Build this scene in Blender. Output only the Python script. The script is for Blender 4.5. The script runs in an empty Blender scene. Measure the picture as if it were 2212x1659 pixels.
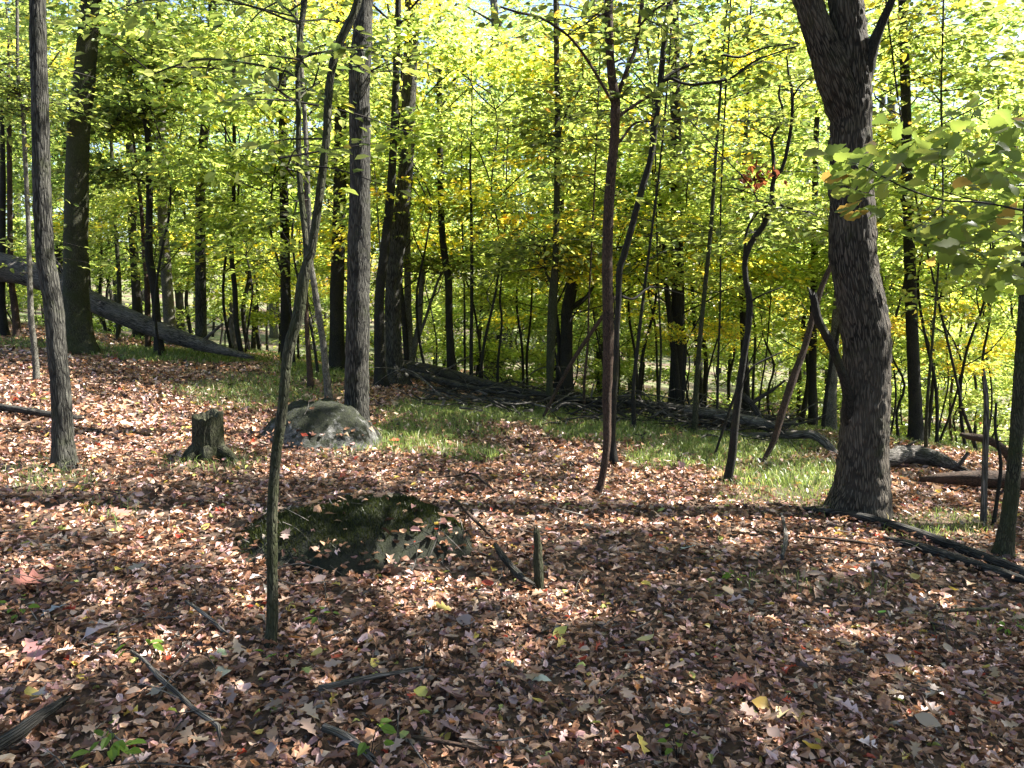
import bpy, math, random, time
T0 = time.time()
import numpy as np
from mathutils import Vector

rng = np.random.default_rng(7)
random.seed(7)
SC = bpy.context.scene
COL = SC.collection

# ------------------------------------------------------------------ camera, light, exposure
F = 769.0                      # focal length in pixels of the 1024 wide picture
D = 1024.0 / 2212.0            # tracing coordinates -> 1024 wide picture
PITCH = math.radians(6.2)
CAM = np.array([0.0, 0.0, 1.55])
cd = bpy.data.cameras.new("camera")
cam = bpy.data.objects.new("camera", cd)
COL.objects.link(cam)
cam.location = CAM
cam.rotation_euler = (math.radians(90) - PITCH, 0, 0)
cd.sensor_width = 36.0
cd.lens = 36.0 * F / 1024.0
cd.clip_end = 2000
SC.camera = cam

SUN_AZ = math.radians(74)      # clockwise from the view direction (+Y)
SUN_EL = math.radians(48)
SUN = np.array([math.sin(SUN_AZ) * math.cos(SUN_EL), math.cos(SUN_AZ) * math.cos(SUN_EL), math.sin(SUN_EL)])
world = bpy.data.worlds.new("World")
SC.world = world
world.use_nodes = True
nt = world.node_tree
bg = nt.nodes["Background"]
sky = nt.nodes.new("ShaderNodeTexSky")
sky.sky_type = 'NISHITA'
sky.sun_disc = False
sky.sun_elevation = SUN_EL
sky.sun_rotation = SUN_AZ
sky.air_density = 1.0
sky.dust_density = 1.5
sky.ozone_density = 0.4
nt.links.new(sky.outputs[0], bg.inputs[0])
bg.inputs[1].default_value = 0.062
sl = bpy.data.lights.new("sun", 'SUN')
sl.energy = 5.0
sl.angle = math.radians(0.5)
sl.color = (1.0, 0.95, 0.86)
so = bpy.data.objects.new("sun", sl)
COL.objects.link(so)
so.rotation_euler = Vector(SUN).to_track_quat('Z', 'Y').to_euler()
SC.view_settings.view_transform = 'Standard'
SC.view_settings.look = 'None'
SC.view_settings.gamma = 1.0
SC.view_settings.use_curve_mapping = False
SC.view_settings.exposure = 2.5
SC.render.engine = 'CYCLES'
cy = SC.cycles
cy.max_bounces = 12
cy.diffuse_bounces = 8
cy.glossy_bounces = 2
cy.transmission_bounces = 8
cy.transparent_max_bounces = 4
cy.caustics_reflective = False
cy.caustics_refractive = False
cy.use_denoising = True
cy.denoiser = 'OPENIMAGEDENOISE'
cy.denoising_prefilter = 'ACCURATE'
cy.sample_clamp_indirect = 8.0

# ------------------------------------------------------------------ noise, terrain, projection
def _hash(i, j, k, s):
    h = (i * 374761393 + j * 668265263 + k * 2147483647 + s * 974634777) & 0xFFFFFFFF
    h = ((h ^ (h >> 13)) * 1274126177) & 0xFFFFFFFF
    return ((h ^ (h >> 16)) & 0xFFFFFF) / float(0xFFFFFF)

def noise(p, scale=1.0, seed=0):
    """value noise, p (N,2) or (N,3) -> (N,) in 0..1"""
    p = np.asarray(p, float) * scale
    if p.shape[-1] == 2:
        p = np.concatenate([p, np.zeros(p.shape[:-1] + (1,))], -1)
    i = np.floor(p).astype(np.int64)
    f = p - i
    f = f * f * (3 - 2 * f)
    r = 0
    for a in (0, 1):
        for b in (0, 1):
            for c in (0, 1):
                w = (f[..., 0] if a else 1 - f[..., 0]) * (f[..., 1] if b else 1 - f[..., 1]) * (f[..., 2] if c else 1 - f[..., 2])
                r = r + w * _hash(i[..., 0] + a, i[..., 1] + b, i[..., 2] + c, seed)
    return r

def fbm(p, scale=1.0, seed=0, octaves=3):
    r, a, t = 0, 1.0, 0
    for o in range(octaves):
        r = r + a * noise(p, scale * 2 ** o, seed + o)
        t += a
        a *= 0.5
    return r / t

def terrain(x, y):
    x = np.asarray(x, float); y = np.asarray(y, float)
    z = -0.08 * 30 * np.tanh(x / 30)
    s = y + 0.55 * x - 13
    sp = np.where(s > 20, s, np.log1p(np.exp(np.minimum(s, 20))))
    z = z - 2.6 * np.tanh(0.11 * sp / 2.6)
    r = np.hypot(x, y)
    z = z + 0.07 * np.maximum(r - 42, 0)
    p = np.stack([x, y], -1)
    return z + 0.10 * (fbm(p, 0.5, 3, 3) - 0.5) + 0.25 * (noise(p, 0.11, 9) - 0.5) * np.clip(r / 8, 0, 1)

def ray(xd, yd):
    dx = (xd * D - 512) / F
    dy = (384 - yd * D) / F
    c, s = math.cos(PITCH), math.sin(PITCH)
    return np.array([dx, c + dy * s, -s + dy * c])

HT = np.geomspace(1.0, 70.0, 160)
def hit(xd, yd):
    """where the ray through a traced point meets the ground"""
    d = ray(xd, yd)
    ts = HT
    P = CAM[None] + d[None] * ts[:, None]
    below = P[:, 2] < terrain(P[:, 0], P[:, 1])
    i = int(np.argmax(below)) if below.any() else len(ts) - 1
    a, b = ts[max(i - 1, 0)], ts[i]
    for _ in range(2):
        tt = np.linspace(a, b, 12)
        P = CAM[None] + d[None] * tt[:, None]
        w = P[:, 2] < terrain(P[:, 0], P[:, 1])
        j = int(np.argmax(w)) if w.any() else 11
        a, b = tt[max(j - 1, 0)], tt[j]
    t = b
    return CAM + d * t

def at(xd, yd, Y):
    d = ray(xd, yd)
    return CAM + d * (Y / d[1])

def width_at(w, xd, yd, Y):
    d = ray(xd, yd)
    return w * D / F * (Y / d[1])

def project(p):
    """world (N,3) -> traced coordinates (N,2) and depth"""
    q = p - CAM
    c, s = math.cos(PITCH), math.sin(PITCH)
    f = q[:, 1] * c - q[:, 2] * s
    u = q[:, 1] * s + q[:, 2] * c
    f2 = np.where(f > 0.05, f, 0.05)
    return np.stack([(512 + F * q[:, 0] / f2) / D, (384 - F * u / f2) / D], -1), f

# ------------------------------------------------------------------ materials
def mat(name):
    m = bpy.data.materials.new(name)
    m.use_nodes = True
    n = m.node_tree
    n.nodes.clear()
    out = n.nodes.new("ShaderNodeOutputMaterial")
    return m, n, out

def ramp(n, fac, stops):
    r = n.nodes.new("ShaderNodeValToRGB")
    e = r.color_ramp.elements
    while len(e) < len(stops):
        e.new(0.5)
    for k, (p, c) in enumerate(stops):
        e[k].position = p
        e[k].color = (*c, 1)
    n.links.new(fac, r.inputs[0])
    return r.outputs[0]

def nnoise(n, vec, scale, detail=4, rough=0.6):
    t = n.nodes.new("ShaderNodeTexNoise")
    t.inputs['Scale'].default_value = scale
    t.inputs['Detail'].default_value = detail
    t.inputs['Roughness'].default_value = rough
    n.links.new(vec, t.inputs['Vector'])
    return t.outputs['Fac']

def mixc(n, fac, a, b, mode='MIX'):
    m = n.nodes.new("ShaderNodeMix")
    m.data_type = 'RGBA'
    m.blend_type = mode
    if isinstance(fac, float):
        m.inputs[0].default_value = fac
    else:
        n.links.new(fac, m.inputs[0])
    for v, i in ((a, 6), (b, 7)):
        if isinstance(v, tuple):
            m.inputs[i].default_value = (*v, 1)
        else:
            n.links.new(v, m.inputs[i])
    return m.outputs[2]

def leaf_material(name, trans=0.55, gain=1.9, dif=0.75, gloss=0.35, hue=0.0):
    m, n, out = mat(name)
    a = n.nodes.new("ShaderNodeAttribute"); a.attribute_name = "Col"
    col = a.outputs['Color']
    hs = n.nodes.new("ShaderNodeHueSaturation")
    if hue:
        oi = n.nodes.new("ShaderNodeObjectInfo")
        mr = n.nodes.new("ShaderNodeMapRange")
        mr.inputs[3].default_value = 0.5 - hue; mr.inputs[4].default_value = 0.5 + hue * 0.5
        n.links.new(oi.outputs['Random'], mr.inputs[0])
        n.links.new(mr.outputs[0], hs.inputs['Hue'])
    n.links.new(col, hs.inputs['Color'])
    col = hs.outputs[0]
    p = n.nodes.new("ShaderNodeBsdfPrincipled")
    p.inputs['Roughness'].default_value = 0.36
    p.inputs['Specular IOR Level'].default_value = gloss
    n.links.new(mixc(n, 1.0, col, (dif, dif, dif), 'MULTIPLY'), p.inputs['Base Color'])
    t = n.nodes.new("ShaderNodeBsdfTranslucent")
    n.links.new(mixc(n, 1.0, col, (gain * 1.04, gain, gain * 0.75), 'MULTIPLY'), t.inputs[0])
    mx = n.nodes.new("ShaderNodeMixShader"); mx.inputs[0].default_value = trans
    n.links.new(p.outputs[0], mx.inputs[1]); n.links.new(t.outputs[0], mx.inputs[2])
    n.links.new(mx.outputs[0], out.inputs[0])
    return m

def bark_material(name, dark, light, moss=0.3, scale=1.0, bump=0.6, mosscol=(0.028, 0.034, 0.011), stretch=0.2):
    m, n, out = mat(name)
    a = n.nodes.new("ShaderNodeAttribute"); a.attribute_name = "bark"
    mp = n.nodes.new("ShaderNodeMapping"); mp.inputs['Scale'].default_value = (1, 1, stretch)
    n.links.new(a.outputs['Vector'], mp.inputs[0])
    v = mp.outputs[0]
    vo = n.nodes.new("ShaderNodeTexVoronoi"); vo.feature = 'DISTANCE_TO_EDGE'; vo.inputs['Scale'].default_value = 76 * scale
    wob = nnoise(n, v, 20 * scale, 3)
    vm = n.nodes.new("ShaderNodeVectorMath"); vm.operation = 'MULTIPLY_ADD'
    n.links.new(wob, vm.inputs[0]); vm.inputs[1].default_value = (0.05, 0.05, 0.05); n.links.new(v, vm.inputs[2])
    n.links.new(vm.outputs[0], vo.inputs['Vector'])
    ridge = n.nodes.new("ShaderNodeMapRange"); ridge.inputs[1].default_value = 0.0; ridge.inputs[2].default_value = 0.2
    n.links.new(vo.outputs['Distance'], ridge.inputs[0])
    fine = nnoise(n, v, 110 * scale, 5, 0.7)
    big = nnoise(n, a.outputs['Vector'], 3.0, 4)
    mul = n.nodes.new("ShaderNodeMath"); mul.operation = 'MULTIPLY'
    n.links.new(ridge.outputs[0], mul.inputs[0]); n.links.new(fine, mul.inputs[1])
    c = ramp(n, mul.outputs[0], [(0.04, tuple(x * 0.3 for x in dark)), (0.26, dark), (0.6, light)])
    c2 = mixc(n, ramp(n, big, [(0.35, (0, 0, 0)), (0.7, (1, 1, 1))]), c, tuple(x * 1.5 for x in light), 'MIX')
    c = mixc(n, 0.3, c, c2)
    mo = nnoise(n, a.outputs['Vector'], 5.0, 5, 0.7)
    mk = ramp(n, mo, [(0.62 - 0.3 * moss, (0, 0, 0)), (0.85 - 0.25 * moss, (1, 1, 1))])
    c = mixc(n, mk, c, mosscol)
    p = n.nodes.new("ShaderNodeBsdfPrincipled")
    p.inputs['Roughness'].default_value = 0.85
    p.inputs['Specular IOR Level'].default_value = 0.25
    n.links.new(c, p.inputs['Base Color'])
    b = n.nodes.new("ShaderNodeBump"); b.inputs['Strength'].default_value = bump; b.inputs['Distance'].default_value = 0.025
    n.links.new(mul.outputs[0], b.inputs['Height'])
    n.links.new(b.outputs[0], p.inputs['Normal'])
    n.links.new(p.outputs[0], out.inputs[0])
    return m

M = {}
M['bark_ridged'] = bark_material('ridged_grey_bark', (0.009, 0.0085, 0.007), (0.085, 0.082, 0.07), 0.25, 0.8, 0.9, stretch=.13)
M['bark_warm'] = bark_material('warm_ridged_bark', (0.011, 0.009, 0.007), (0.115, 0.098, 0.078), 0.2, 0.8, 0.9, stretch=.13)
M['bark_mossy'] = bark_material('greenish_brown_bark', (0.018, 0.0175, 0.011), (0.075, 0.074, 0.046), 0.75, 1.1, 0.7)
M['bark_smooth'] = bark_material('smooth_dark_bark', (0.007, 0.0065, 0.0055), (0.03, 0.028, 0.024), 0.25, 1.5, 0.45)
M['bark_pale'] = bark_material('pale_grey_bark', (0.045, 0.043, 0.036), (0.17, 0.16, 0.135), 0.2, 1.3, 0.5)
M['bark_brown'] = bark_material('reddish_brown_bark', (0.02, 0.013, 0.009), (0.085, 0.052, 0.037), 0.15, 1.5, 0.5)
M['dead_wood'] = bark_material('weathered_dead_wood', (0.04, 0.035, 0.03), (0.24, 0.22, 0.20), 0.25, 1.3, 0.9, stretch=0.05)
M['black_wood'] = bark_material('dark_damp_wood', (0.014, 0.013, 0.012), (0.095, 0.088, 0.078), 0.25, 1.3, 0.9, stretch=0.06)
M['twig'] = bark_material('fine_twig_bark', (0.009, 0.008, 0.007), (0.035, 0.03, 0.026), 0.1, 2.0, 0.2)
M['leaf'] = leaf_material('green_tree_leaf', hue=0.012, gloss=0.5, gain=3.0, trans=.62, dif=1.15)
M['leaf_near'] = leaf_material('near_green_leaf', gain=1.6, gloss=.25)
M['litter'] = leaf_material('dry_fallen_leaf', trans=0.18, gain=1.2, dif=1.0, gloss=0.4)
M['grass'] = leaf_material('grass_blade', trans=0.4, gain=1.6, dif=0.9)

def soil_material():
    m, n, out = mat('forest_soil')
    tc = n.nodes.new("ShaderNodeTexCoord")
    v = tc.outputs['Object']
    c = ramp(n, nnoise(n, v, 9, 8, 0.75), [(0.3, (0.022, 0.014, 0.009)), (0.5, (0.07, 0.042, 0.026)), (0.7, (0.17, 0.105, 0.065))])
    far = ramp(n, nnoise(n, v, 0.35, 4), [(0.42, (0, 0, 0)), (0.6, (1, 1, 1))])
    g = ramp(n, nnoise(n, v, 25, 6, 0.8), [(0.35, (0.02, 0.03, 0.008)), (0.65, (0.22, 0.25, 0.10))])  # far ground: grass green, lightened in place of sunlight falling there
    sx = n.nodes.new("ShaderNodeSeparateXYZ"); n.links.new(v, sx.inputs[0])
    ma = n.nodes.new("ShaderNodeMath"); ma.operation = 'MULTIPLY_ADD'; ma.inputs[1].default_value = 0.55
    n.links.new(sx.outputs[0], ma.inputs[0]); n.links.new(sx.outputs[1], ma.inputs[2])
    mr = n.nodes.new("ShaderNodeMapRange"); mr.inputs[1].default_value = 11; mr.inputs[2].default_value = 18
    n.links.new(ma.outputs[0], mr.inputs[0])
    mm = n.nodes.new("ShaderNodeMath"); mm.operation = 'MULTIPLY'
    n.links.new(mr.outputs[0], mm.inputs[0]); n.links.new(far, mm.inputs[1])
    c = mixc(n, mm.outputs[0], c, g)
    p = n.nodes.new("ShaderNodeBsdfPrincipled"); p.inputs['Roughness'].default_value = 0.95
    n.links.new(c, p.inputs['Base Color'])
    b = n.nodes.new("ShaderNodeBump"); b.inputs['Strength'].default_value = 0.8; b.inputs['Distance'].default_value = 0.03
    n.links.new(nnoise(n, v, 30, 6, 0.8), b.inputs['Height']); n.links.new(b.outputs[0], p.inputs['Normal'])
    n.links.new(p.outputs[0], out.inputs[0])
    return m
M['soil'] = soil_material()

def rock_material(name, mossy):
    m, n, out = mat(name)
    tc = n.nodes.new("ShaderNodeTexCoord"); v = tc.outputs['Object']
    c = ramp(n, nnoise(n, v, 22, 8, 0.75), [(0.34, (0.03, 0.03, 0.028)), (0.5, (0.12, 0.12, 0.112)), (0.66, (0.30, 0.30, 0.285))])
    li = ramp(n, nnoise(n, v, 7, 6, 0.8), [(0.5, (0, 0, 0)), (0.58, (1, 1, 1))])
    c = mixc(n, li, c, (0.075, 0.08, 0.06))
    geo = n.nodes.new("ShaderNodeNewGeometry")
    sp = n.nodes.new("ShaderNodeSeparateXYZ"); n.links.new(geo.outputs['Normal'], sp.inputs[0])
    ad = n.nodes.new("ShaderNodeMath"); ad.operation = 'MULTIPLY_ADD'; ad.inputs[1].default_value = 0.55
    n.links.new(sp.outputs[2], ad.inputs[0]); n.links.new(nnoise(n, v, 5, 7, 0.75), ad.inputs[2])
    lo = 0.94 - 0.36 * mossy
    mk = ramp(n, ad.outputs[0], [(lo, (0, 0, 0)), (min(lo + 0.06, 1), (1, 1, 1))])
    mossc = ramp(n, nnoise(n, v, 14, 8, 0.85), [(0.38, (0.003, 0.0045, 0.0015)), (0.62, (0.022, 0.028, 0.007))])
    c = mixc(n, mk, c, mossc)
    p = n.nodes.new("ShaderNodeBsdfPrincipled"); p.inputs['Roughness'].default_value = 0.9
    n.links.new(c, p.inputs['Base Color'])
    b = n.nodes.new("ShaderNodeBump"); b.inputs['Strength'].default_value = 1.0; b.inputs['Distance'].default_value = 0.05
    n.links.new(nnoise(n, v, 35, 8, 0.8), b.inputs['Height']); n.links.new(b.outputs[0], p.inputs['Normal'])
    n.links.new(p.outputs[0], out.inputs[0])
    return m
M['rock_mossy'] = rock_material('moss_covered_rock', 1.0)
M['rock_grey'] = rock_material('grey_lichen_rock', 0.45)

# ------------------------------------------------------------------ mesh building
def mesh_np(name, V, Fs, mat_, col=None, bark=None, smooth=True):
    """V (N,3); Fs a list of int arrays (M,k)"""
    me = bpy.data.meshes.new(name)
    V = np.ascontiguousarray(V, np.float32)
    Fs = [f for f in Fs if len(f)]
    me.vertices.add(len(V)); me.vertices.foreach_set("co", V.ravel())
    nl = sum(f.size for f in Fs); nf = sum(len(f) for f in Fs)
    me.loops.add(nl); me.polygons.add(nf)
    me.loops.foreach_set("vertex_index", np.concatenate([f.ravel() for f in Fs]).astype(np.int32))
    tot = np.concatenate([np.full(len(f), f.shape[1], np.int32) for f in Fs])
    me.polygons.foreach_set("loop_start", (np.cumsum(tot) - tot).astype(np.int32))
    me.polygons.foreach_set("loop_total", tot)
    me.polygons.foreach_set("use_smooth", np.full(nf, smooth, bool))
    me.update(calc_edges=True)
    if col is not None:
        a = me.attributes.new("Col", 'FLOAT_COLOR', 'POINT')
        a.data.foreach_set("color", np.concatenate([col, np.ones((len(col), 1))], 1).astype(np.float32).ravel())
    if bark is not None:
        a = me.attributes.new("bark", 'FLOAT_VECTOR', 'POINT')
        a.data.foreach_set("vector", np.ascontiguousarray(bark, np.float32).ravel())
    me.materials.append(mat_)
    return me

def link(name, data, parent=None, loc=(0, 0, 0), label=None, cat=None, group=None, kind=None):
    o = bpy.data.objects.new(name, data)
    COL.objects.link(o)
    o.location = loc
    if parent is not None:
        o.parent = parent
    if label: o['label'] = label
    if cat: o['category'] = cat
    if group: o['group'] = group
    if kind: o['kind'] = kind
    return o

def spline(P, n_per):
    """Catmull-Rom through P (N,k)"""
    P = np.asarray(P, float)
    if len(P) == 2:
        t = np.linspace(0, 1, n_per + 1)[:, None]
        return P[0] * (1 - t) + P[1] * t
    Q = np.vstack([2 * P[0] - P[1], P, 2 * P[-1] - P[-2]])
    out = []
    for i in range(1, len(Q) - 2):
        t = np.linspace(0, 1, n_per, endpoint=False)[:, None]
        a, b, c, d = Q[i - 1], Q[i], Q[i + 1], Q[i + 2]
        out.append(0.5 * (2 * b + (c - a) * t + (2 * a - 5 * b + 4 * c - d) * t ** 2 + (3 * b - a - 3 * c + d) * t ** 3))
    out.append(P[-1:])
    return np.vstack(out)

class Tubes:
    """collects tapered tubes into one mesh; the bark attribute runs along each of them"""
    def __init__(self):
        self.V, self.F3, self.F4, self.B, self.n, self.k = [], [], [], [], 0, 0
    def add(self, P, R, seg=8, step=None, rough=0.06, knots=0.0, flare=0.0, seed=0, ridge=0.0, closed=True, jag=0.0):
        P = np.asarray(P, float); R = np.asarray(R, float)
        L = np.linalg.norm(np.diff(P, axis=0), axis=1)
        tot = L.sum()
        if step is None: step = max(tot / 24, 0.02)
        n_per = max(2, int(math.ceil(tot / len(L) / step)))
        S = spline(np.column_stack([P, R]), n_per)
        C, r = S[:, :3], np.maximum(S[:, 3], 0.0008)
        T = np.gradient(C, axis=0); T /= np.linalg.norm(T, axis=1)[:, None] + 1e-9
        up = np.array([0.0, 1.0, 0.0]) if abs(T[0][1]) < 0.9 else np.array([1.0, 0, 0])
        U = np.zeros_like(C)
        u = up - T[0] * np.dot(up, T[0])
        for i in range(len(C)):
            u = u - T[i] * np.dot(u, T[i]); u /= np.linalg.norm(u) + 1e-9
            U[i] = u
        W = np.cross(T, U)
        d = np.concatenate([[0], np.cumsum(np.linalg.norm(np.diff(C, axis=0), axis=1))])
        a = np.linspace(0, 2 * math.pi, seg, endpoint=False)
        ca, sa = np.cos(a), np.sin(a)
        sd = seed + self.k * 17
        rr = r[:, None] * np.ones((1, seg))
        pn = np.stack([np.outer(np.ones(len(d)), ca), np.outer(np.ones(len(d)), sa), np.outer(d / np.maximum(r.mean(), .01) * 0.25, np.ones(seg))], -1)
        rr = rr * (1 + rough * 2 * (fbm(pn.reshape(-1, 3), 1.3, sd, 3).reshape(rr.shape) - 0.5))
        if ridge:
            pr = np.stack([np.outer(np.ones(len(d)), ca) * 5, np.outer(np.ones(len(d)), sa) * 5, np.outer(d * 5, np.ones(seg))], -1)
            q = fbm(pr.reshape(-1, 3), 1.6, sd + 5, 2).reshape(rr.shape)
            rr = rr + ridge * (np.abs(q - 0.5) * 4 - 0.5)
        if knots:
            kn = noise(np.stack([d * 7 / max(tot, 1), np.zeros_like(d)], -1), 3.0, sd + 3)
            rr = rr * (1 + knots * np.clip(kn - 0.7, 0, 1) * 3)[:, None]
        if flare:
            lob = 0.55 + 0.45 * np.cos(a * 4 + sd) * np.cos(a * 1.0 + sd * 2.1)
            rr = rr * (1 + flare * np.exp(-d / (r[0] * 1.6))[:, None] * (0.35 + lob[None, :]))
        ring = C[:, None, :] + rr[..., None] * (U[:, None, :] * ca[None, :, None] + W[:, None, :] * sa[None, :, None])
        if jag:
            ring[-1] += T[-1] * (jag * (rng.random(seg) - 0.3))[:, None]
        bk = np.stack([np.outer(r, ca), np.outer(r, sa), np.outer(d, np.ones(seg))], -1) + np.array([self.k * 1.7 + seed, seed * .37, 0])
        m = len(C)
        idx = self.n + np.arange(m * seg).reshape(m, seg)
        q = np.stack([idx[:-1], np.roll(idx[:-1], -1, 1), np.roll(idx[1:], -1, 1), idx[1:]], -1).reshape(-1, 4)
        V = [ring.reshape(-1, 3)]; B = [bk.reshape(-1, 3)]
        self.F4.append(q)
        if closed:
            cap = self.n + m * seg
            V.append(np.stack([C[0] - T[0] * r[0] * .1, C[-1] + T[-1] * (r[-1] * .3 - jag * 1.5 * r[-1])])); B.append(np.stack([bk[0, 0], bk[-1, 0]]))
            self.F3.append(np.stack([np.roll(idx[0], -1), idx[0], np.full(seg, cap)], -1))
            self.F3.append(np.stack([idx[-1], np.roll(idx[-1], -1), np.full(seg, cap + 1)], -1))
            self.n += 2
        self.V += V; self.B += B; self.n += m * seg; self.k += 1
        return C, r
    def mesh(self, name, mat_, origin=(0, 0, 0)):
        V = np.vstack(self.V) - np.array(origin)
        return mesh_np(name, V, [np.vstack(self.F4)] + ([np.vstack(self.F3)] if self.F3 else []), mat_, bark=np.vstack(self.B))

# leaf templates: x along the leaf, y across, z up
def tree_leaf():
    V = np.array([(0, 0, 0), (.28, .27, .08), (.68, .22, .05), (1, 0, -.10), (.68, -.22, .05), (.28, -.27, .08)], float)
    return V, np.array([(0, 3, 2, 1), (0, 5, 4, 3)])
def toothed_leaf():          # three pointed lobes, like maple
    V = np.array([(0, 0, 0), (.12, .30, .03), (.42, .50, -.03), (.50, .22, .05), (1, 0, -.10), (.50, -.22, .05), (.42, -.50, -.03), (.12, -.30, .03)], float)
    return V, np.array([(0, 3, 2, 1), (0, 7, 6, 5), (0, 5, 4, 3)])
TL = tree_leaf(); ML = toothed_leaf()

def strip_leaf(widths, xs, curl, cup, twist=0.0, sweep=None):
    n = len(xs)
    V = []
    for i, (x, w) in enumerate(zip(xs, widths)):
        th = curl * (x - .5)
        bx = math.sin(th) / curl if abs(curl) > .05 else x - .5
        bz = (1 - math.cos(th)) / curl if abs(curl) > .05 else 0
        sw = 0 if sweep is None else sweep[i]
        tw = twist * (x - .5)
        for s in (-1, 0, 1):
            yy = s * w * math.cos(cup * abs(s)); zz = abs(s) * w * math.sin(cup)
            V.append((bx + sw * abs(s), yy * math.cos(tw) - zz * math.sin(tw), bz + zz * math.cos(tw) + yy * math.sin(tw)))
    q = []
    for i in range(n - 1):
        for s in (0, 1):
            a = i * 3 + s
            q.append((a, a + 3, a + 4, a + 1))
    return np.array(V, float), np.array(q)
def litter_leaf(r):
    xs = [0, .3, .7, 1.0]
    w = [.02, .28, .24, .01]
    k = r.uniform(.7, 1.25)
    return strip_leaf([a * k for a in w], xs, r.uniform(-2.6, 2.6), r.uniform(-.2, 1.2), r.uniform(-1.5, 1.5))
def oak_leaf(r, flat=False):
    xs = [0, .12, .25, .36, .50, .62, .76, .88, 1.0]
    w = [.012, .03, .19, .09, .34, .13, .28, .09, .01]
    w = [a * r.uniform(.7, 1.2) for a in w]
    sw = [0, 0, .03, 0, .08, 0, .12, 0, 0]
    c = (.5 if flat else 1.6)
    return strip_leaf(w, xs, r.uniform(-c, c), r.uniform(0, .35 if flat else .9), r.uniform(-.5, .5), sw)
def round_oak_leaf(r):       # shallow round lobes, wider to the tip
    xs = [0, .12, .25, .36, .48, .58, .70, .80, .92, 1.0]
    w = [.01, .05, .13, .12, .24, .20, .32, .25, .20, .02]
    return strip_leaf(w, xs, r.uniform(-.7, .7), r.uniform(0, .3), r.uniform(-.3, .3))

def scatter(tpl, P, Dir, Nrm, size, col, wid=None):
    """one template instanced into arrays"""
    V, Q = tpl
    X = Dir / (np.linalg.norm(Dir, axis=1)[:, None] + 1e-9)
    Z = Nrm - X * np.sum(Nrm * X, 1)[:, None]; Z /= np.linalg.norm(Z, axis=1)[:, None] + 1e-9
    Y = np.cross(Z, X)
    s = size[:, None, None]
    w = 1.0 if wid is None else wid[:, None, None]
    out = P[:, None, :] + s * (X[:, None, :] * V[None, :, 0:1] + w * Y[:, None, :] * V[None, :, 1:2] + Z[:, None, :] * V[None, :, 2:3])
    n = len(P); k = len(V)
    f = (Q[None] + (np.arange(n) * k)[:, None, None]).reshape(-1, Q.shape[1])
    c = np.repeat(col, k, axis=0)
    return out.reshape(-1, 3), f, c

class Leaves:
    def __init__(self): self.V, self.F, self.C, self.n = [], {}, [], 0
    def add(self, *a, **k):
        v, f, c = scatter(*a, **k)
        self.V.append(v); self.C.append(c); self.F.setdefault(f.shape[1], []).append(f + self.n); self.n += len(v)
    def mesh(self, name, mat_, origin=(0, 0, 0)):
        return mesh_np(name, np.vstack(self.V) - np.array(origin), [np.vstack(x) for x in self.F.values()], mat_, col=np.vstack(self.C), smooth=False)

PAL = {   # base colours of living leaves (front), each a list of (colour, weight)
    'green': [((.115, .16, .045), 4), ((.145, .19, .055), 4), ((.19, .23, .08), 3), ((.06, .095, .03), 3), ((.27, .25, .05), .3)],
    'lime': [((.15, .195, .05), 4), ((.20, .245, .065), 4), ((.26, .295, .10), 2), ((.085, .125, .04), 3), ((.36, .32, .06), .5)],
    'yellow': [((.36, .32, .04), 4), ((.26, .27, .05), 4), ((.42, .35, .05), 4), ((.15, .20, .05), 3), ((.42, .25, .06), .8)],
    'blue': [((.05, .11, .04), 4), ((.07, .14, .05), 3), ((.10, .17, .05), 2)],
    'red': [((.20, .05, .02), 4), ((.14, .035, .02), 3)],
}
def pal(name, n, clump=None):
    p = PAL[name]
    w = np.array([x[1] for x in p], float); w /= w.sum()
    c = np.array([x[0] for x in p])[rng.choice(len(p), n, p=w)]
    v = rng.normal(1, .14, (n, 1)).clip(.6, 1.5)
    if clump is not None: v = v * clump[:, None]
    return (c * v).clip(0, .8)

def norm(v): return v / (np.linalg.norm(v, axis=-1, keepdims=True) + 1e-9)

def sprays(O, DIR, L, n_each, size, palette, tilt=.45, keep=None, tpl=None, LV=None, width=.42, TB=None, twigs=True, seg=3):
    """flat fans of leaves along twigs. O,DIR (K,3) L (K,). adds into LV (leaves), TB (tubes)."""
    K = len(O)
    if K == 0: return
    kk = np.repeat(np.arange(K), n_each)
    N = len(kk)
    t = rng.random(N) ** .7
    H = norm(DIR); side = norm(np.cross(H, np.array([0, 0, 1.0])) + 1e-6)
    lat = rng.uniform(-1, 1, N) * (0.35 + .65 * np.sin(np.pi * np.clip(t, .05, 1) ** .8)) * width
    Lk = L[kk]
    P = O[kk] + H[kk] * (t * Lk)[:, None] + side[kk] * (lat * Lk)[:, None]
    P[:, 2] += -0.22 * Lk * t ** 2 + rng.normal(0, .035, N) * Lk - 0.25 * np.abs(lat) * Lk * .5
    if keep is not None:
        m = keep(P); P, kk, lat, t = P[m], kk[m], lat[m], t[m]; N = len(P)
        if N == 0: return
    d = norm(H[kk] + side[kk] * (np.sign(lat) * rng.uniform(.2, 1.3, N))[:, None] + rng.normal(0, .35, (N, 3)) + np.array([0, 0, -.25]))
    nn = norm(np.array([0, 0, 1.0]) + rng.normal(0, tilt, (N, 3)))
    cl = rng.normal(1, .12, K).clip(.7, 1.35)[kk]
    LV.add(tpl or TL, P, d, nn, size * rng.uniform(.55, 1.2, N), pal(palette, N, cl), wid=rng.uniform(.8, 1.15, N))
    if TB is not None and twigs:
        for k in range(K):
            a = O[k]; e = O[k] + H[k] * L[k] * .92 + np.array([0, 0, -.16 * L[k]])
            mid = (a + e) / 2 + np.array([0, 0, .06 * L[k]]) + rng.normal(0, .03, 3) * L[k]
            TB.add([a, mid, e], [.003 + .004 * L[k], .002 + .002 * L[k], .0012], seg=seg, step=L[k] / 5, closed=False, rough=0)

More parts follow.
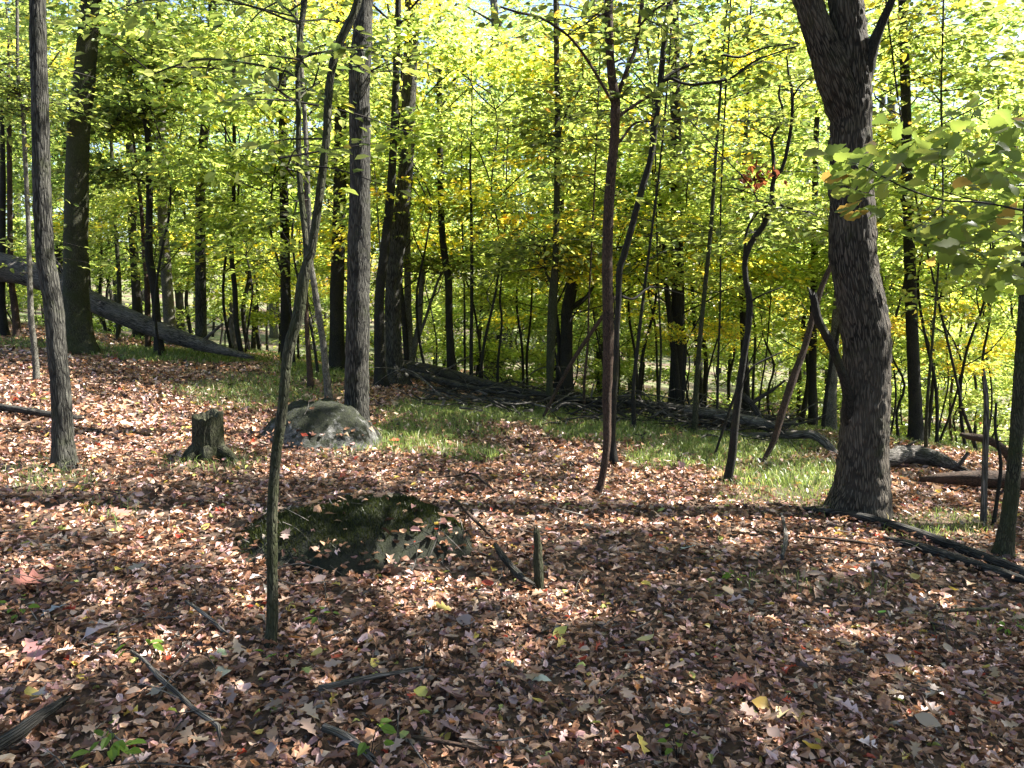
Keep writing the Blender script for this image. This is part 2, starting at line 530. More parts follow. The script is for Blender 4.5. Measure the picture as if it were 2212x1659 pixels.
# ------------------------------------------------------------------ gaps cut in the crowns to place the sun patches on the ground
CUT_GAPS = [  # traced x, y, radii: crowns are cut open so the sun falls on these patches
    (330, 865, 420, 75), (40, 800, 160, 60), (560, 905, 230, 60), (700, 925, 120, 40), (450, 755, 260, 18), (250, 960, 260, 40),
    (700, 1010, 240, 40), (1010, 1040, 200, 30), (1180, 1110, 230, 50), (1420, 1020, 190, 45), (1400, 1120, 130, 28),
    (900, 1245, 110, 75), (1150, 1290, 110, 25), (1640, 1160, 220, 42), (1500, 960, 320, 42), (1750, 1040, 200, 45), (1830, 1215, 110, 30),
    (1790, 1385, 130, 26), (2030, 1145, 130, 34), (1000, 900, 260, 30), (160, 1120, 190, 50), (330, 1180, 160, 40), (520, 1225, 90, 40), (90, 1080, 120, 30), (1250, 930, 200, 30), (1240, 1340, 80, 18), (560, 1300, 60, 22), (240, 1300, 80, 30), (2080, 1060, 90, 22), (880, 970, 120, 24), (340, 1420, 60, 16), (130, 1400, 50, 16), (720, 1400, 60, 14), (1450, 1260, 90, 20), (1100, 1180, 90, 26), (1980, 1290, 60, 16), (980, 1420, 50, 14), (1960, 1480, 60, 14), (430, 1560, 60, 14),
]
def _lt(x, y, rad, h1):
    g = hit(x, y)
    return (g[0], g[1], rad, h1)
LIT_TRUNKS = [_lt(1852, 1108, .42, 6.5), _lt(140, 1013, .25, 5), _lt(781, 952, .3, 6.5), _lt(172, 765, .4, 6), _lt(583, 1397, .12, 2.2), _lt(437, 765, .3, 6), _lt(1296, 1050, .15, 1.5), _lt(79, 822, .2, 6)]
def lit(G):
    xy, f = project(G)
    wob = (fbm(G[:, :2], 2.2, 41, 3) - .5)
    m = np.zeros(len(G), bool)
    for cx, cy_, rx, ry in CUT_GAPS:
        m |= ((xy[:, 0] - cx) / rx) ** 2 + ((xy[:, 1] - cy_) / ry) ** 2 < 1 + 2.2 * wob
    m &= ~(((xy[:, 0] - 760) / 250) ** 2 + ((xy[:, 1] - 1120) / 75) ** 2 < 1 + wob)  # leaves kept over the boulder so its top stays shaded
    return m & (f > .5)
def shade_keep(P):
    """leaves of the high crowns: those over an opening are missing"""
    t = (P[:, 2] - (-0.08 * P[:, 0])) / (SUN[2] - .08 * SUN[0] * -1)
    G = P - SUN[None] * t[:, None]
    G[:, 2] = terrain(G[:, 0], G[:, 1])
    l = lit(G)
    dap = fbm(G[:, :2], 3.2, 77, 2)
    keep = np.where(l, rng.random(len(P)) < .03, dap < .74)
    keep |= (G[:, 1] < 1.0) & (rng.random(len(P)) < .5)
    for tx, ty, rad, h1 in LIT_TRUNKS:      # leaves cut from the sun's path so flecks reach the trunks
        q = (P[:, 0] - tx) * SUN[0] + (P[:, 1] - ty) * SUN[1]
        q = q / (SUN[0] ** 2 + SUN[1] ** 2)
        ox, oy = P[:, 0] - SUN[0] * q - tx, P[:, 1] - SUN[1] * q - ty
        hh = P[:, 2] - SUN[2] * q - float(terrain(tx, ty))
        m = (q > .4) & (np.hypot(ox, oy) < rad) & (hh > 0) & (hh < h1)
        keep &= ~(m & (rng.random(len(P)) < .95) & (noise(np.column_stack([hh, hh * 0 + tx]), .8, 3) > .22))
    return keep
def soft_keep(P):
    return shade_keep(P) | (rng.random(len(P)) < .5)

# ------------------------------------------------------------------ forest floor
def ground():
    def axis(lo, hi, n, p):
        t = np.linspace(-1, 1, n)
        return np.where(t < 0, -np.abs(t) ** p * abs(lo), np.abs(t) ** p * hi)
    xs = axis(-260, 260, 251, 2.6)
    ys = axis(-40, 420, 291, 2.3) + 4
    X, Y = np.meshgrid(xs, ys)
    Z = terrain(X.ravel(), Y.ravel())
    V = np.column_stack([X.ravel(), Y.ravel(), Z])
    n, m = len(xs), len(ys)
    idx = np.arange(n * m).reshape(m, n)
    q = np.stack([idx[:-1, :-1], idx[:-1, 1:], idx[1:, 1:], idx[1:, :-1]], -1).reshape(-1, 4)
    return link('ground', mesh_np('ground', V, [q], M['soil']), kind='structure', label='forest floor of dark soil sloping down to the right')
GROUND = ground()

# rocks as height fields so that litter can lie on them
class Rock:
    def __init__(s, xd0, xd1, yd_front, yd_mid, H, depth, seed, rot=0.0, power=2.6):
        c0 = hit((xd0 + xd1) / 2, yd_mid)
        s.c = np.array([c0[0], c0[1]])
        s.rx = width_at(xd1 - xd0, (xd0 + xd1) / 2, yd_mid, c0[1]) / 2
        s.ry, s.H, s.seed, s.rot, s.pw = depth, H, seed, rot, power
    def h(s, x, y):
        dx, dy = x - s.c[0], y - s.c[1]
        c, n = math.cos(s.rot), math.sin(s.rot)
        u, v = (dx * c + dy * n) / s.rx, (-dx * n + dy * c) / s.ry
        a = np.arctan2(v, u)
        wob = 1 + .22 * (noise(np.stack([np.cos(a) * 1.5, np.sin(a) * 1.5], -1), 1.0, s.seed) - .5) * 2
        r = np.hypot(u, v) / wob
        p = np.stack([x, y], -1)
        f = np.clip(1 - r ** s.pw, -1, 1)
        f = np.sign(f) * np.abs(f) ** .75
        return terrain(*s.c) + s.H * f * (1 + .5 * (fbm(p, 2.0, s.seed + 2, 4) - .5)) + .09 * (fbm(p, 6, s.seed + 3, 5) - .5) - .05, r
    def build(s, name, material, label):
        nr, na = 60, 120
        rr = np.linspace(0, 1.18, nr) ** .8
        aa = np.linspace(0, 2 * math.pi, na, endpoint=False)
        R, A = np.meshgrid(rr, aa, indexing='ij')
        c, n = math.cos(s.rot), math.sin(s.rot)
        u, v = R * np.cos(A) * s.rx, R * np.sin(A) * s.ry
        x, y = s.c[0] + u * c - v * n, s.c[1] + u * n + v * c
        z, _ = s.h(x.ravel(), y.ravel())
        o = np.array([s.c[0], s.c[1], float(terrain(*s.c))])
        V = np.column_stack([x.ravel(), y.ravel(), z]) - o
        idx = np.arange(nr * na).reshape(nr, na)
        q = np.stack([idx[:-1], idx[1:], np.roll(idx[1:], -1, 1), np.roll(idx[:-1], -1, 1)], -1).reshape(-1, 4)
        return link(name, mesh_np(name, V, [q], material), loc=o, label=label, cat='rock')
ROCK1 = Rock(495, 985, 1230, 1165, .27, .62, 5, rot=.05, power=2.5)
ROCK2 = Rock(565, 812, 970, 950, .46, .55, 11, rot=-.15, power=2.0)
RO1 = ROCK1.build('boulder', M['rock_mossy'], 'broad flat boulder with dark green moss behind the front sapling')
RO2 = ROCK2.build('boulder', M['rock_grey'], 'pale grey lichened boulder at the foot of the straight centre trunk')
def moss_fuzz(R, root, n, hh):
    x = R.c[0] + rng.uniform(-1, 1, n) * R.rx * 1.3; y = R.c[1] + rng.uniform(-1, 1, n) * R.ry * 1.3
    z, rr = R.h(x, y)
    m = (rr < .93 - .25 * (y < R.c[1]) * rng.random(n)) & (fbm(np.stack([x, y], -1), 3.0, 31, 3) > .10 + .6 * np.maximum(rr - .7, 0)); x, y, z = x[m], y[m], z[m]; n = len(x)
    a = rng.uniform(0, 6.28, n); h = hh * rng.uniform(.3, 1.2, n)
    V = np.stack([np.column_stack([x + .003 * np.cos(a), y + .003 * np.sin(a), z - .004]), np.column_stack([x - .003 * np.cos(a), y - .003 * np.sin(a), z - .004]),
                  np.column_stack([x + rng.normal(0, .5, n) * h, y + rng.normal(0, .5, n) * h, z + h])], 1).reshape(-1, 3) - np.array(root.location)
    c = np.array([(.022, .03, .008), (.045, .055, .014), (.012, .018, .005)])[rng.choice(3, n)]
    link('moss', mesh_np('moss', V, [np.arange(n * 3).reshape(-1, 3)], M['grass'], col=np.repeat(c, 3, 0)), parent=root, kind='stuff')
moss_fuzz(ROCK1, RO1, 70000, .028)
moss_fuzz(ROCK2, RO2, 9000, .012)
def surface(x, y):
    z = terrain(x, y)
    for r in (ROCK1, ROCK2):
        h, rr = r.h(x, y)
        z = np.where(rr < 1.1, np.maximum(z, h), z)
    return z

# grass areas, traced x, y, radii, strength
GRASS = [(460, 760, 240, 26, .9), (700, 805, 120, 24, .8), (560, 850, 170, 34, .55), (960, 900, 130, 30, .9), (900, 945, 180, 34, .8), (1160, 900, 200, 26, 1), (1010, 985, 100, 22, .7),
         (1340, 930, 170, 34, 1), (1560, 975, 230, 48, 1), (1720, 1040, 160, 52, 1), (1460, 990, 120, 30, .8), (2030, 1145, 120, 34, .9), (120, 1040, 120, 42, .6), (470, 1000, 130, 32, .55), (1640, 1260, 120, 24, .3), (1830, 1275, 130, 20, .3),
         (1800, 1100, 70, 20, .6), (640, 930, 60, 30, .5), (2100, 1350, 150, 30, .12), (240, 740, 60, 10, .9), (60, 745, 90, 14, .3), (250, 1110, 60, 30, .25), (730, 985, 40, 12, .4)]
def grassy(x, y):
    G = np.column_stack([x, y, terrain(x, y)])
    xy, f = project(G)
    w = (fbm(G[:, :2], 1.6, 21, 3) - .5) * 1.6
    m = np.zeros(len(x))
    for cx, cy_, rx, ry, s in GRASS:
        q = ((xy[:, 0] - cx) / rx) ** 2 + ((xy[:, 1] - cy_) / ry) ** 2
        m = np.maximum(m, s * np.clip(1.3 - q + w, 0, 1))
    far = np.clip((y + .55 * x - 13.0) / 2.5, 0, 1) * (noise(G[:, :2], .6, 5) > .35)
    return np.maximum(m * (y < 16), .7 * far)

def area_points(y0, y1, dens, slack=1.7):
    """uniform points on the ground seen by the camera between two depths"""
    w1 = y1 * .70 + slack
    n = int((2 * w1) * (y1 - y0) * dens)
    x = rng.uniform(-w1, w1, n); y = rng.uniform(y0, y1, n)
    m = np.abs(x) < y * .70 + slack
    return x[m], y[m]

LCOL = [((.38, .235, .16), 5), ((.27, .155, .10), 6), ((.15, .08, .055), 6), ((.55, .40, .31), 3.5), ((.05, .03, .025), 5), ((.31, .19, .195), 3), ((.52, .39, .40), 2.4),
        ((.22, .20, .18), .8), ((.34, .06, .035), .2), ((.46, .38, .10), .3), ((.28, .33, .10), .2), ((.42, .20, .08), .2)]
def lcol(n):
    w = np.array([a[1] for a in LCOL], float); w /= w.sum()
    c = np.array([a[0] for a in LCOL])[rng.choice(len(LCOL), n, p=w)]
    c = c * np.array([1.07, 1.0, .93])
    return (c * 1.08 * rng.normal(1, .2, (n, 1)).clip(.45, 1.6)).clip(0, .8)

PATCH = hit(640, 1135)
def litter():
    LV = Leaves()
    r = random.Random(3)
    tpls = [litter_leaf(r) for _ in range(14)] + [oak_leaf(r) for _ in range(4)] + [strip_leaf([.06, .34, .03], [0, .5, 1], r.uniform(-2.6, 2.6), r.uniform(-.2, 1.2), r.uniform(-1.5, 1.5)) for _ in range(8)]
    for (y0, y1, dens, s0, s1, lift) in ((1.6, 4.0, 1850, .024, .058, .04), (4.0, 7.0, 850, .032, .072, .04), (7.0, 12.0, 470, .05, .10, .045), (12, 20, 130, .07, .13, .04), (20, 34, 30, .12, .22, .04)):
        x, y = area_points(y0, y1, dens)
        g = grassy(x, y)
        keep = rng.random(len(x)) > g * .93
        # thinner cover on the rocks
        for R, frac in ((ROCK1, .16), (ROCK2, .05)):
            _, rr = R.h(x, y)
            patch = np.hypot(x - PATCH[0], (y - PATCH[1]) * 1.4) < .42 * (.6 + .8 * fbm(np.stack([x, y], -1), 3.4, 61, 2))
            keep &= (rng.random(len(x)) < np.clip((rr - .74) / .24, 0, 1)) | (rng.random(len(x)) < np.where(patch, frac * 4.5, frac * .5))
        x, y = x[keep], y[keep]
        n = len(x)
        z = surface(x, y) + rng.random(n) ** 1.6 * lift + .004
        P = np.column_stack([x, y, z])
        a = rng.uniform(0, 2 * math.pi, n)
        d = np.column_stack([np.cos(a), np.sin(a), rng.normal(0, .28, n)])
        nn = norm(np.array([0, 0, 1.0]) + rng.normal(0, .42, (n, 3)))
        s = rng.uniform(s0, s1, n) * np.where(rng.random(n) < .1, 1.4, 1)
        c = lcol(n)
        if y0 < 4: t = rng.choice(18, n, p=[.0600] * 14 + [.04] * 4)
        elif y0 < 7: t = rng.choice(18, n, p=[.0664] * 14 + [.0176] * 4)
        else: t = rng.integers(18, len(tpls), n)
        for k in range(len(tpls)):
            m = t == k
            if m.any():
                LV.add(tpls[k], P[m], d[m], nn[m], s[m] * (1.5 if 14 <= k < 18 else 1), c[m], wid=rng.uniform(.7, 1.1, m.sum()))
    link('leaf_litter', LV.mesh('leaf_litter', M['litter']), kind='stuff', label='thick carpet of dry brown curled leaves covering the forest floor')
litter()

def grass():
    V, Fc, C = [], [], []
    n0 = 0
    for (y0, y1, dens, h, w) in ((3, 7, 1300, .08, .0025), (7, 11, 2000, .10, .0036), (11, 16, 1100, .12, .0055), (16, 30, 150, .16, .011)):
        x, y = area_points(y0, y1, dens)
        m = rng.random(len(x)) < grassy(x, y)
        for R in (ROCK1, ROCK2):
            _, rr = R.h(x, y); m &= rr > 1.0
        x, y = x[m], y[m]; n = len(x)
        z = terrain(x, y)
        a = rng.uniform(0, 2 * math.pi, n); hh = h * rng.uniform(.4, 1.3, n); lean = hh * rng.uniform(.2, 1.3, n)
        dx, dy = np.cos(a), np.sin(a)
        b = rng.uniform(0, 2 * math.pi, n); wx, wy = np.cos(b) * w, np.sin(b) * w
        p0 = np.column_stack([x - wx, y - wy, z]); p1 = np.column_stack([x + wx, y + wy, z])
        mx, my = x + dx * lean * .35, y + dy * lean * .35
        p2 = np.column_stack([mx + wx * .8, my + wy * .8, z + hh * .65]); p3 = np.column_stack([mx - wx * .8, my - wy * .8, z + hh * .65])
        p4 = np.column_stack([x + dx * lean, y + dy * lean, z + hh * .85])
        V.append(np.stack([p0, p1, p2, p3, p4], 1).reshape(-1, 3))
        i = n0 + np.arange(n)[:, None] * 5
        Fc.append((i + np.array([0, 1, 2]), i + np.array([0, 2, 3]), i + np.array([3, 2, 4])))
        c = np.array([(.13, .19, .05), (.20, .26, .08), (.08, .13, .04), (.28, .30, .14), (.34, .30, .18)])[rng.choice(5, n, p=[.34, .28, .2, .13, .05])] * rng.normal(1, .15, (n, 1)).clip(.5, 1.5)
        C.append(np.repeat(c, 5, 0)); n0 += n * 5
    fs = np.vstack([np.vstack(f) for f in Fc])
    link('grass', mesh_np('grass', np.vstack(V), [fs], M['grass'], col=np.vstack(C)), kind='stuff', label='thin pale green woodland grass in patches between the fallen leaves')
grass()

# ------------------------------------------------------------------ traced trees
S_BARKS = {}
def trunk_pts(pts, Y, drift=0.0):
    P, R = [], []
    for i, (x, y, w) in enumerate(pts):
        q = at(x, y, Y + drift * i / max(len(pts) - 1, 1))
        P.append(q); R.append(width_at(w, x, y, q[1]) / 2)
    return P, R

def traced_tree(name, label, pts, bark='bark_smooth', Y=None, height=None, branches=(), seg=14, step=.10, rough=.07, knots=0.0, flare=.5, ridge=0.0,
                crown=None, leafy=None, cat='tree', group=None, drift=0.0, jag=0.0, sink=.08, drift_b=.5, sun=True):
    x0, y0, w0 = pts[0]
    g = hit(x0, y0)
    if Y is None: Y = g[1]
    P, R = trunk_pts(pts, Y, drift)
    base = np.array(P[0]); base[2] = float(terrain(base[0], base[1]))
    # foot slightly in the ground
    if P[0][2] > base[2] - sink:
        P.insert(0, np.array([P[0][0], P[0][1], base[2] - sink])); R.insert(0, R[0] * 1.02)
    if height:
        top = np.array(P[-1]); d = norm(np.array(P[-1]) - np.array(P[-3])); z = top[2]
        r = R[-1]; n = 0
        start = z
        while z < height + base[2]:
            d = norm(d * np.array([.92, .92, 1]) + rng.normal(0, .03, 3) + np.array([0, 0, .12]))
            top = top + d * min(1.2, max(.5, (height - z) / 3)); z = top[2]
            P.append(top); R.append(max(.012, r * (1 - .8 * (z - start) / max(.5, height + base[2] - start)))); n += 1
            if n > 30: break
    root = link(name, None, loc=base, label=label, cat=cat, group=group)
    T = Tubes()
    sd = int(x0 * 7 + y0) % 997
    C, r = T.add(P, R, seg=seg, step=step, rough=rough, knots=knots, flare=flare, ridge=ridge, seed=sd, jag=jag)
    o = link('trunk', T.mesh('trunk', M[bark], base), parent=root)
    anchors = []
    for br in branches:
        bp = br['pts'] if isinstance(br, dict) else br
        k = br.get('drift', rng.uniform(-.5, .5) * drift_b) if isinstance(br, dict) else rng.uniform(-.5, .5) * drift_b
        Pb, Rb = trunk_pts(bp, Y, k)
        up = br.get('rise') if isinstance(br, dict) else None
        if up:
            d = norm(np.array(Pb[-1]) - np.array(Pb[-2])); t_ = np.array(Pb[-1])
            for q in range(5):
                d = norm(d + np.array([0, 0, .15]) + rng.normal(0, .05, 3)); t_ = t_ + d * up / 5
                Pb.append(t_); Rb.append(Rb[len(bp) - 1] * (1 - .17 * (q + 1)))
        B = Tubes()
        c2, r2 = B.add(Pb, Rb, seg=max(6, int(seg * .6)) if not (isinstance(br, dict) and br.get('seg')) else br['seg'], step=step * .8, rough=.07, seed=sd + 11,
                       ridge=br.get('ridge', 0) if isinstance(br, dict) else 0, jag=br.get('jag', 0) if isinstance(br, dict) else 0)
        nm = br.get('name', 'branch') if isinstance(br, dict) else 'branch'
        link(nm, B.mesh(nm, M[br.get('bark', bark) if isinstance(br, dict) else bark], base), parent=root, label=br.get('label') if isinstance(br, dict) else None)
        if not (isinstance(br, dict) and br.get('bare')): anchors.append((c2, r2))
    LV, TB = Leaves(), Tubes()
    if leafy:
        # fans of leaves along the branches and the upper stem that the photograph shows
        for c2, r2 in anchors + [(C, r)] * leafy.get('stem', 1):
            zz = c2[:, 2]
            ok = np.where(zz > leafy.get('from', 2.0))[0]
            if len(ok) == 0: continue
            k = rng.choice(ok, leafy['n'])
            a = rng.uniform(0, 2 * math.pi, len(k))
            dirs = np.column_stack([np.cos(a), np.sin(a), rng.uniform(-.1, .45, len(k))])
            sprays(c2[k], dirs, rng.uniform(*leafy.get('len', (.4, 1.1)), len(k)), leafy.get('each', 22), leafy.get('size', .085), leafy.get('pal', 'lime'), LV=LV, TB=TB,
                   tpl=leafy.get('tpl'), keep=soft_keep)
    if crown:
        z0, z1, rad, K, each, size, pl = crown
        k = rng.integers(0, len(C), K)
        top = np.array(P[-1])
        cz = rng.uniform(z0, z1, K)
        iz = np.array([np.argmin(np.abs(C[:, 2] - z)) for z in cz])
        a = rng.uniform(0, 2 * math.pi, K); rr = rad * np.sqrt(rng.random(K)) * np.sin(np.pi * np.clip((cz - z0) / (z1 - z0) * .8 + .15, 0, 1)) ** .5
        O = C[iz] + np.column_stack([np.cos(a) * rr, np.sin(a) * rr, np.zeros(K)]); O[:, 2] = cz
        dirs = np.column_stack([np.cos(a), np.sin(a), rng.uniform(-.2, .4, K)])
        sprays(O, dirs, rng.uniform(.7, 1.5, K), each, size, pl, LV=LV, TB=TB, keep=shade_keep if sun else None, twigs=False)
        for j in range(0, K, 18):     # limbs inside the crown
            b0 = C[max(0, iz[j] - 3)]
            TB.add([b0, (b0 + O[j]) / 2 + np.array([0, 0, .2]), O[j]], [max(.015, r[max(0, iz[j] - 3)] * .35), .02, .008], seg=5, step=.4, closed=False)
    if TB.n:
        link('twigs', TB.mesh('twigs', M['twig'], base), parent=root, kind='stuff')
    if LV.n:
        link('crown', LV.mesh('crown', M['leaf_near'], base), parent=root, kind='stuff')
    return root, C, r

# --- the big forked tree on the right
traced_tree('forked_tree', 'massive ridged grey trunk forking into thick limbs beside the dead leaning branch',
    [(1852, 1108, 112), (1860, 1060, 103), (1862, 1020, 98), (1866, 953, 95), (1869, 886, 94), (1873, 820, 92), (1870, 720, 96), (1860, 653, 96), (1842, 550, 94), (1840, 433, 90), (1838, 330, 86), (1838, 267, 84), (1840, 215, 80), (1840, 165, 76), (1838, 110, 74), (1833, 60, 72), (1828, 0, 71), (1824, -100, 68)],
    bark='bark_warm', seg=72, step=.03, rough=.05, flare=.35, ridge=.012, knots=.02, height=12, crown=(6.5, 12, 3.8, 300, 26, .11, 'green'),
    branches=[dict(name='limb', bare=1, drift=-.1, rise=6, seg=48, ridge=.010, pts=[(1842, 330, 50), (1826, 240, 70), (1800, 160, 72), (1768, 70, 60), (1746, 0, 56), (1728, -90, 54)]),
              dict(name='burl', bare=1, drift=-.05, seg=24, ridge=.012, pts=[(1792, 78, 12), (1808, 96, 20), (1830, 104, 26), (1850, 102, 24), (1872, 92, 14)]),
              dict(name='limb', bare=1, drift=-.2, rise=4, seg=24, ridge=.003, pts=[(1850, 215, 40), (1868, 150, 40), (1886, 97, 26), (1908, 43, 19), (1926, 0, 15), (1945, -60, 12)], bark='bark_smooth'),
              dict(name='dead_branch', bare=1, drift=-.35, seg=20, ridge=.004, jag=.12, bark='bark_smooth', pts=[(1850, 950, 28), (1834, 900, 27), (1831, 853, 22), (1818, 803, 19), (1791, 736, 18), (1767, 690, 18), (1757, 640, 15)], label='curved dead branch snapped off at its tip')])

# --- front sapling
traced_tree('sapling', 'slender sapling rising in front of the mossy flat boulder and splitting in two',
    [(583, 1397, 28), (588, 1339, 24), (588, 1200, 23), (588, 1106, 22.5), (596, 986, 22), (605, 920, 22), (613, 853, 20.5), (619, 786, 21), (628, 736, 23), (643, 686, 25), (653, 620, 25), (664, 565, 20), (674, 533, 18), (693, 400, 18), (705, 300, 17), (710, 200, 17), (720, 133, 17), (737, 83, 17), (762, 33, 17), (776, -10, 16), (790, -80, 15)],
    bark='bark_mossy', seg=28, step=.03, rough=.09, ridge=.002, flare=.4, height=5.5, knots=.06, leafy=dict(n=3, each=14, size=.06, pal='lime', len=(.3, .6)),
    branches=[dict(drift=.15, pts=[(662, 590, 12), (660, 520, 12), (650, 417, 13), (645, 333, 12), (645, 233, 11), (643, 150, 11), (650, 67, 12), (658, 0, 13), (664, -80, 11)]),
              dict(drift=.3, pts=[(641, 175, 6), (620, 155, 5), (567, 142, 5), (500, 132, 4.5), (433, 128, 4), (370, 145, 3.5), (312, 168, 2.5)]),
              dict(drift=-.1, pts=[(648, 50, 7), (620, 42, 5.5), (570, 22, 5), (500, 2, 4.5), (450, -10, 4)]),
              dict(drift=.2, pts=[(648, 50, 5), (625, 25, 4), (590, -5, 4)]),
              dict(drift=-.3, pts=[(642, 218, 5), (620, 208, 4), (597, 192, 3)]), dict(drift=.3, pts=[(642, 218, 4), (665, 195, 3), (700, 172, 2.5)]),
              dict(drift=.1, pts=[(650, 130, 5), (680, 105, 3.5), (728, 88, 3)]), dict(drift=-.2, pts=[(636, 385, 4), (620, 365, 3), (590, 325, 2.5)])])

# --- left side
traced_tree('thin_sapling', 'pale thin crooked sapling, leftmost stem beside the dark trunk',
    [(79, 822, 14), (75, 753, 13), (67, 686, 12), (63, 553, 10), (62, 500, 9), (54, 333, 9), (50, 240, 9), (41, 200, 7), (38, 133, 6.5), (37, 0, 6), (35, -80, 5)], bark='bark_pale', seg=12, height=6, flare=.3,
    leafy=dict(n=30, each=18, size=.09, pal='lime', len=(.4, 1.0)),
    branches=[[(52, 240, 7), (62, 232, 6), (75, 210, 5), (95, 160, 4), (130, 110, 3)], [(63, 590, 4), (50, 588, 3), (38, 592, 2)], [(40, 205, 4), (20, 180, 3), (0, 140, 2)]])
traced_tree('tree', 'dark straight trunk on the left, lit on its right side, grass at its foot',
    [(140, 1013, 48), (136, 953, 42), (132, 853, 40), (123, 753, 38), (114, 653, 38), (98, 553, 36), (90, 400, 35), (87, 233, 34), (82, 90, 33), (81, 0, 32), (79, -90, 31)], bark='bark_ridged', seg=40, step=.04, ridge=.005, height=9, flare=.5,
    crown=(5, 9.5, 2.8, 160, 24, .09, 'green'))
traced_tree('tree', 'thick greyish green trunk second from the left in front of the big fallen log',
    [(172, 765, 68), (170, 740, 58), (168, 700, 52), (165, 653, 50), (164, 553, 48), (166, 400, 46), (171, 267, 45), (184, 150, 43), (195, 0, 37), (200, -80, 35)], bark='bark_mossy', seg=40, step=.07, ridge=.006, height=14, flare=.5,
    crown=(6, 14, 3.4, 190, 24, .11, 'lime'), leafy=dict(n=26, each=22, size=.10, pal='lime', len=(.6, 1.3)))
traced_tree('young_tree', 'slim trunk crossing the big fallen log with arched bare side branches',
    [(345, 768, 22), (340, 703, 17), (333, 620, 17), (322, 553, 17), (322, 500, 15), (323, 400, 14), (320, 300, 14), (312, 233, 13), (308, 150, 11), (305, 67, 11), (300, 0, 11), (297, -70, 10)], bark='bark_smooth', seg=14, height=9, flare=.4,
    leafy=dict(n=48, each=22, size=.125, pal='lime', len=(.5, 1.4), stem=2),
    branches=[[(321, 237, 7), (333, 207, 5), (360, 185, 4.5), (385, 170, 4), (427, 155, 3)], [(313, 397, 5), (290, 378, 4), (250, 368, 3.5), (195, 368, 3)], [(309, 245, 5), (280, 243, 4), (250, 260, 3), (235, 285, 2.5)], [(303, 75, 5), (285, 62, 4), (268, 57, 3)], [(306, 170, 5), (330, 150, 4), (400, 130, 3)]])
traced_tree('tree', 'dark trunk standing just in front of the thin end of the big fallen log',
    [(437, 765, 30), (435, 735, 25), (434, 690, 23), (433, 553, 22), (433, 400, 19), (440, 300, 19), (452, 200, 19), (458, 60, 18), (460, -60, 17)], bark='bark_ridged', seg=22, height=14, flare=.4, crown=(7, 13, 3, 100, 24, .11, 'lime'))
traced_tree('tree', 'round grey trunk just behind the middle of the big fallen log',
    [(370, 718, 27), (367, 703, 25), (361, 620, 23), (357, 553, 22), (352, 480, 21), (348, 300, 19), (345, 0, 17)], bark='bark_pale', Y=17.5, seg=20, height=13, crown=(6, 13, 3, 90, 24, .11, 'green'))
traced_tree('tree', 'slim grey trunk far behind the log between two thicker trunks',
    [(298, 690, 22), (294, 620, 19), (290, 553, 18), (285, 480, 17), (280, 300, 15), (275, 0, 13)], bark='bark_smooth', Y=21, seg=14, height=13, crown=(6, 13, 3, 80, 22, .12, 'lime'))
traced_tree('young_tree', 'thin bent tree with pale stem where the fallen log meets the ground',
    [(524, 777, 12), (516, 733, 11), (510, 690, 11), (507, 620, 11), (500, 553, 10), (503, 480, 9), (506, 350, 8), (505, 150, 7)], bark='bark_smooth', seg=10, height=8, leafy=dict(n=40, each=22, size=.125, pal='lime', len=(.6, 1.5)))
traced_tree('dead_snag', 'short broken grey stub behind the thin bent tree',
    [(507, 757, 22), (505, 720, 20), (505, 690, 18), (503, 665, 14)], bark='dead_wood', Y=17.5, seg=14, jag=.3, cat='dead tree')
traced_tree('tree', 'dark grey trunk just left of the front sapling where it leans right',
    [(620, 762, 26), (618, 700, 24), (617, 620, 22), (616, 553, 21), (613, 400, 19), (610, 200, 17), (610, 0, 15)], bark='bark_smooth', Y=15.5, seg=16, height=12, crown=(6, 12, 2.8, 90, 22, .11, 'lime'))
traced_tree('young_tree', 'thin straight reddish stem right of the front sapling',
    [(672, 842, 15), (666, 760, 11), (662, 690, 10), (660, 600, 10), (660, 450, 8), (663, 300, 7)], bark='bark_brown', seg=10, height=6, leafy=dict(n=40, each=22, size=.11, pal='lime', len=(.5, 1.2)))
traced_tree('young_tree', 'pale thin stem leaning left, rising behind the grey boulder',
    [(712, 876, 19), (704, 800, 15), (698, 740, 14), (687, 670, 14), (676, 600, 13), (671, 560, 12), (665, 400, 10), (655, 200, 9)], bark='bark_pale', seg=14, height=7, leafy=dict(n=40, each=22, size=.11, pal='green', len=(.5, 1.2), stem=1))
traced_tree('tree', 'straight knobbly trunk in the centre left, growing beside the grey boulder',
    [(781, 952, 62), (773, 925, 55), (770, 886, 51), (771, 820, 50), (773, 686, 48), (775, 553, 48), (777, 430, 45), (778, 333, 44), (776, 200, 45), (781, 100, 44), (789, 0, 34), (792, -90, 32)], bark='bark_ridged', seg=44, step=.04, ridge=.005, knots=.16, rough=.12, height=11, flare=.5,
    branches=[dict(bare=1, name='root', drift=.1, pts=[(785, 915, 22), (796, 948, 18), (810, 972, 12), (822, 985, 5)], seg=10), dict(pts=[(779, 163, 4), (800, 155, 3), (828, 138, 2)])],
    crown=(6.5, 11, 2.8, 150, 24, .09, 'green'), leafy=dict(n=12, each=20, size=.085, pal='lime', len=(.5, 1.0), **{'from': 3.4}))
traced_tree('tree', 'black trunk half hidden behind the straight knobbly trunk',
    [(728, 805, 36), (728, 740, 32), (728, 620, 30), (732, 500, 28), (735, 300, 26), (738, 0, 22)], bark='bark_smooth', Y=14.5, seg=18, height=12, crown=(6, 12, 3, 100, 22, .11, 'lime'), leafy=dict(n=30, each=22, size=.11, pal='lime', len=(.7, 1.5), **{'from': 2.2}))
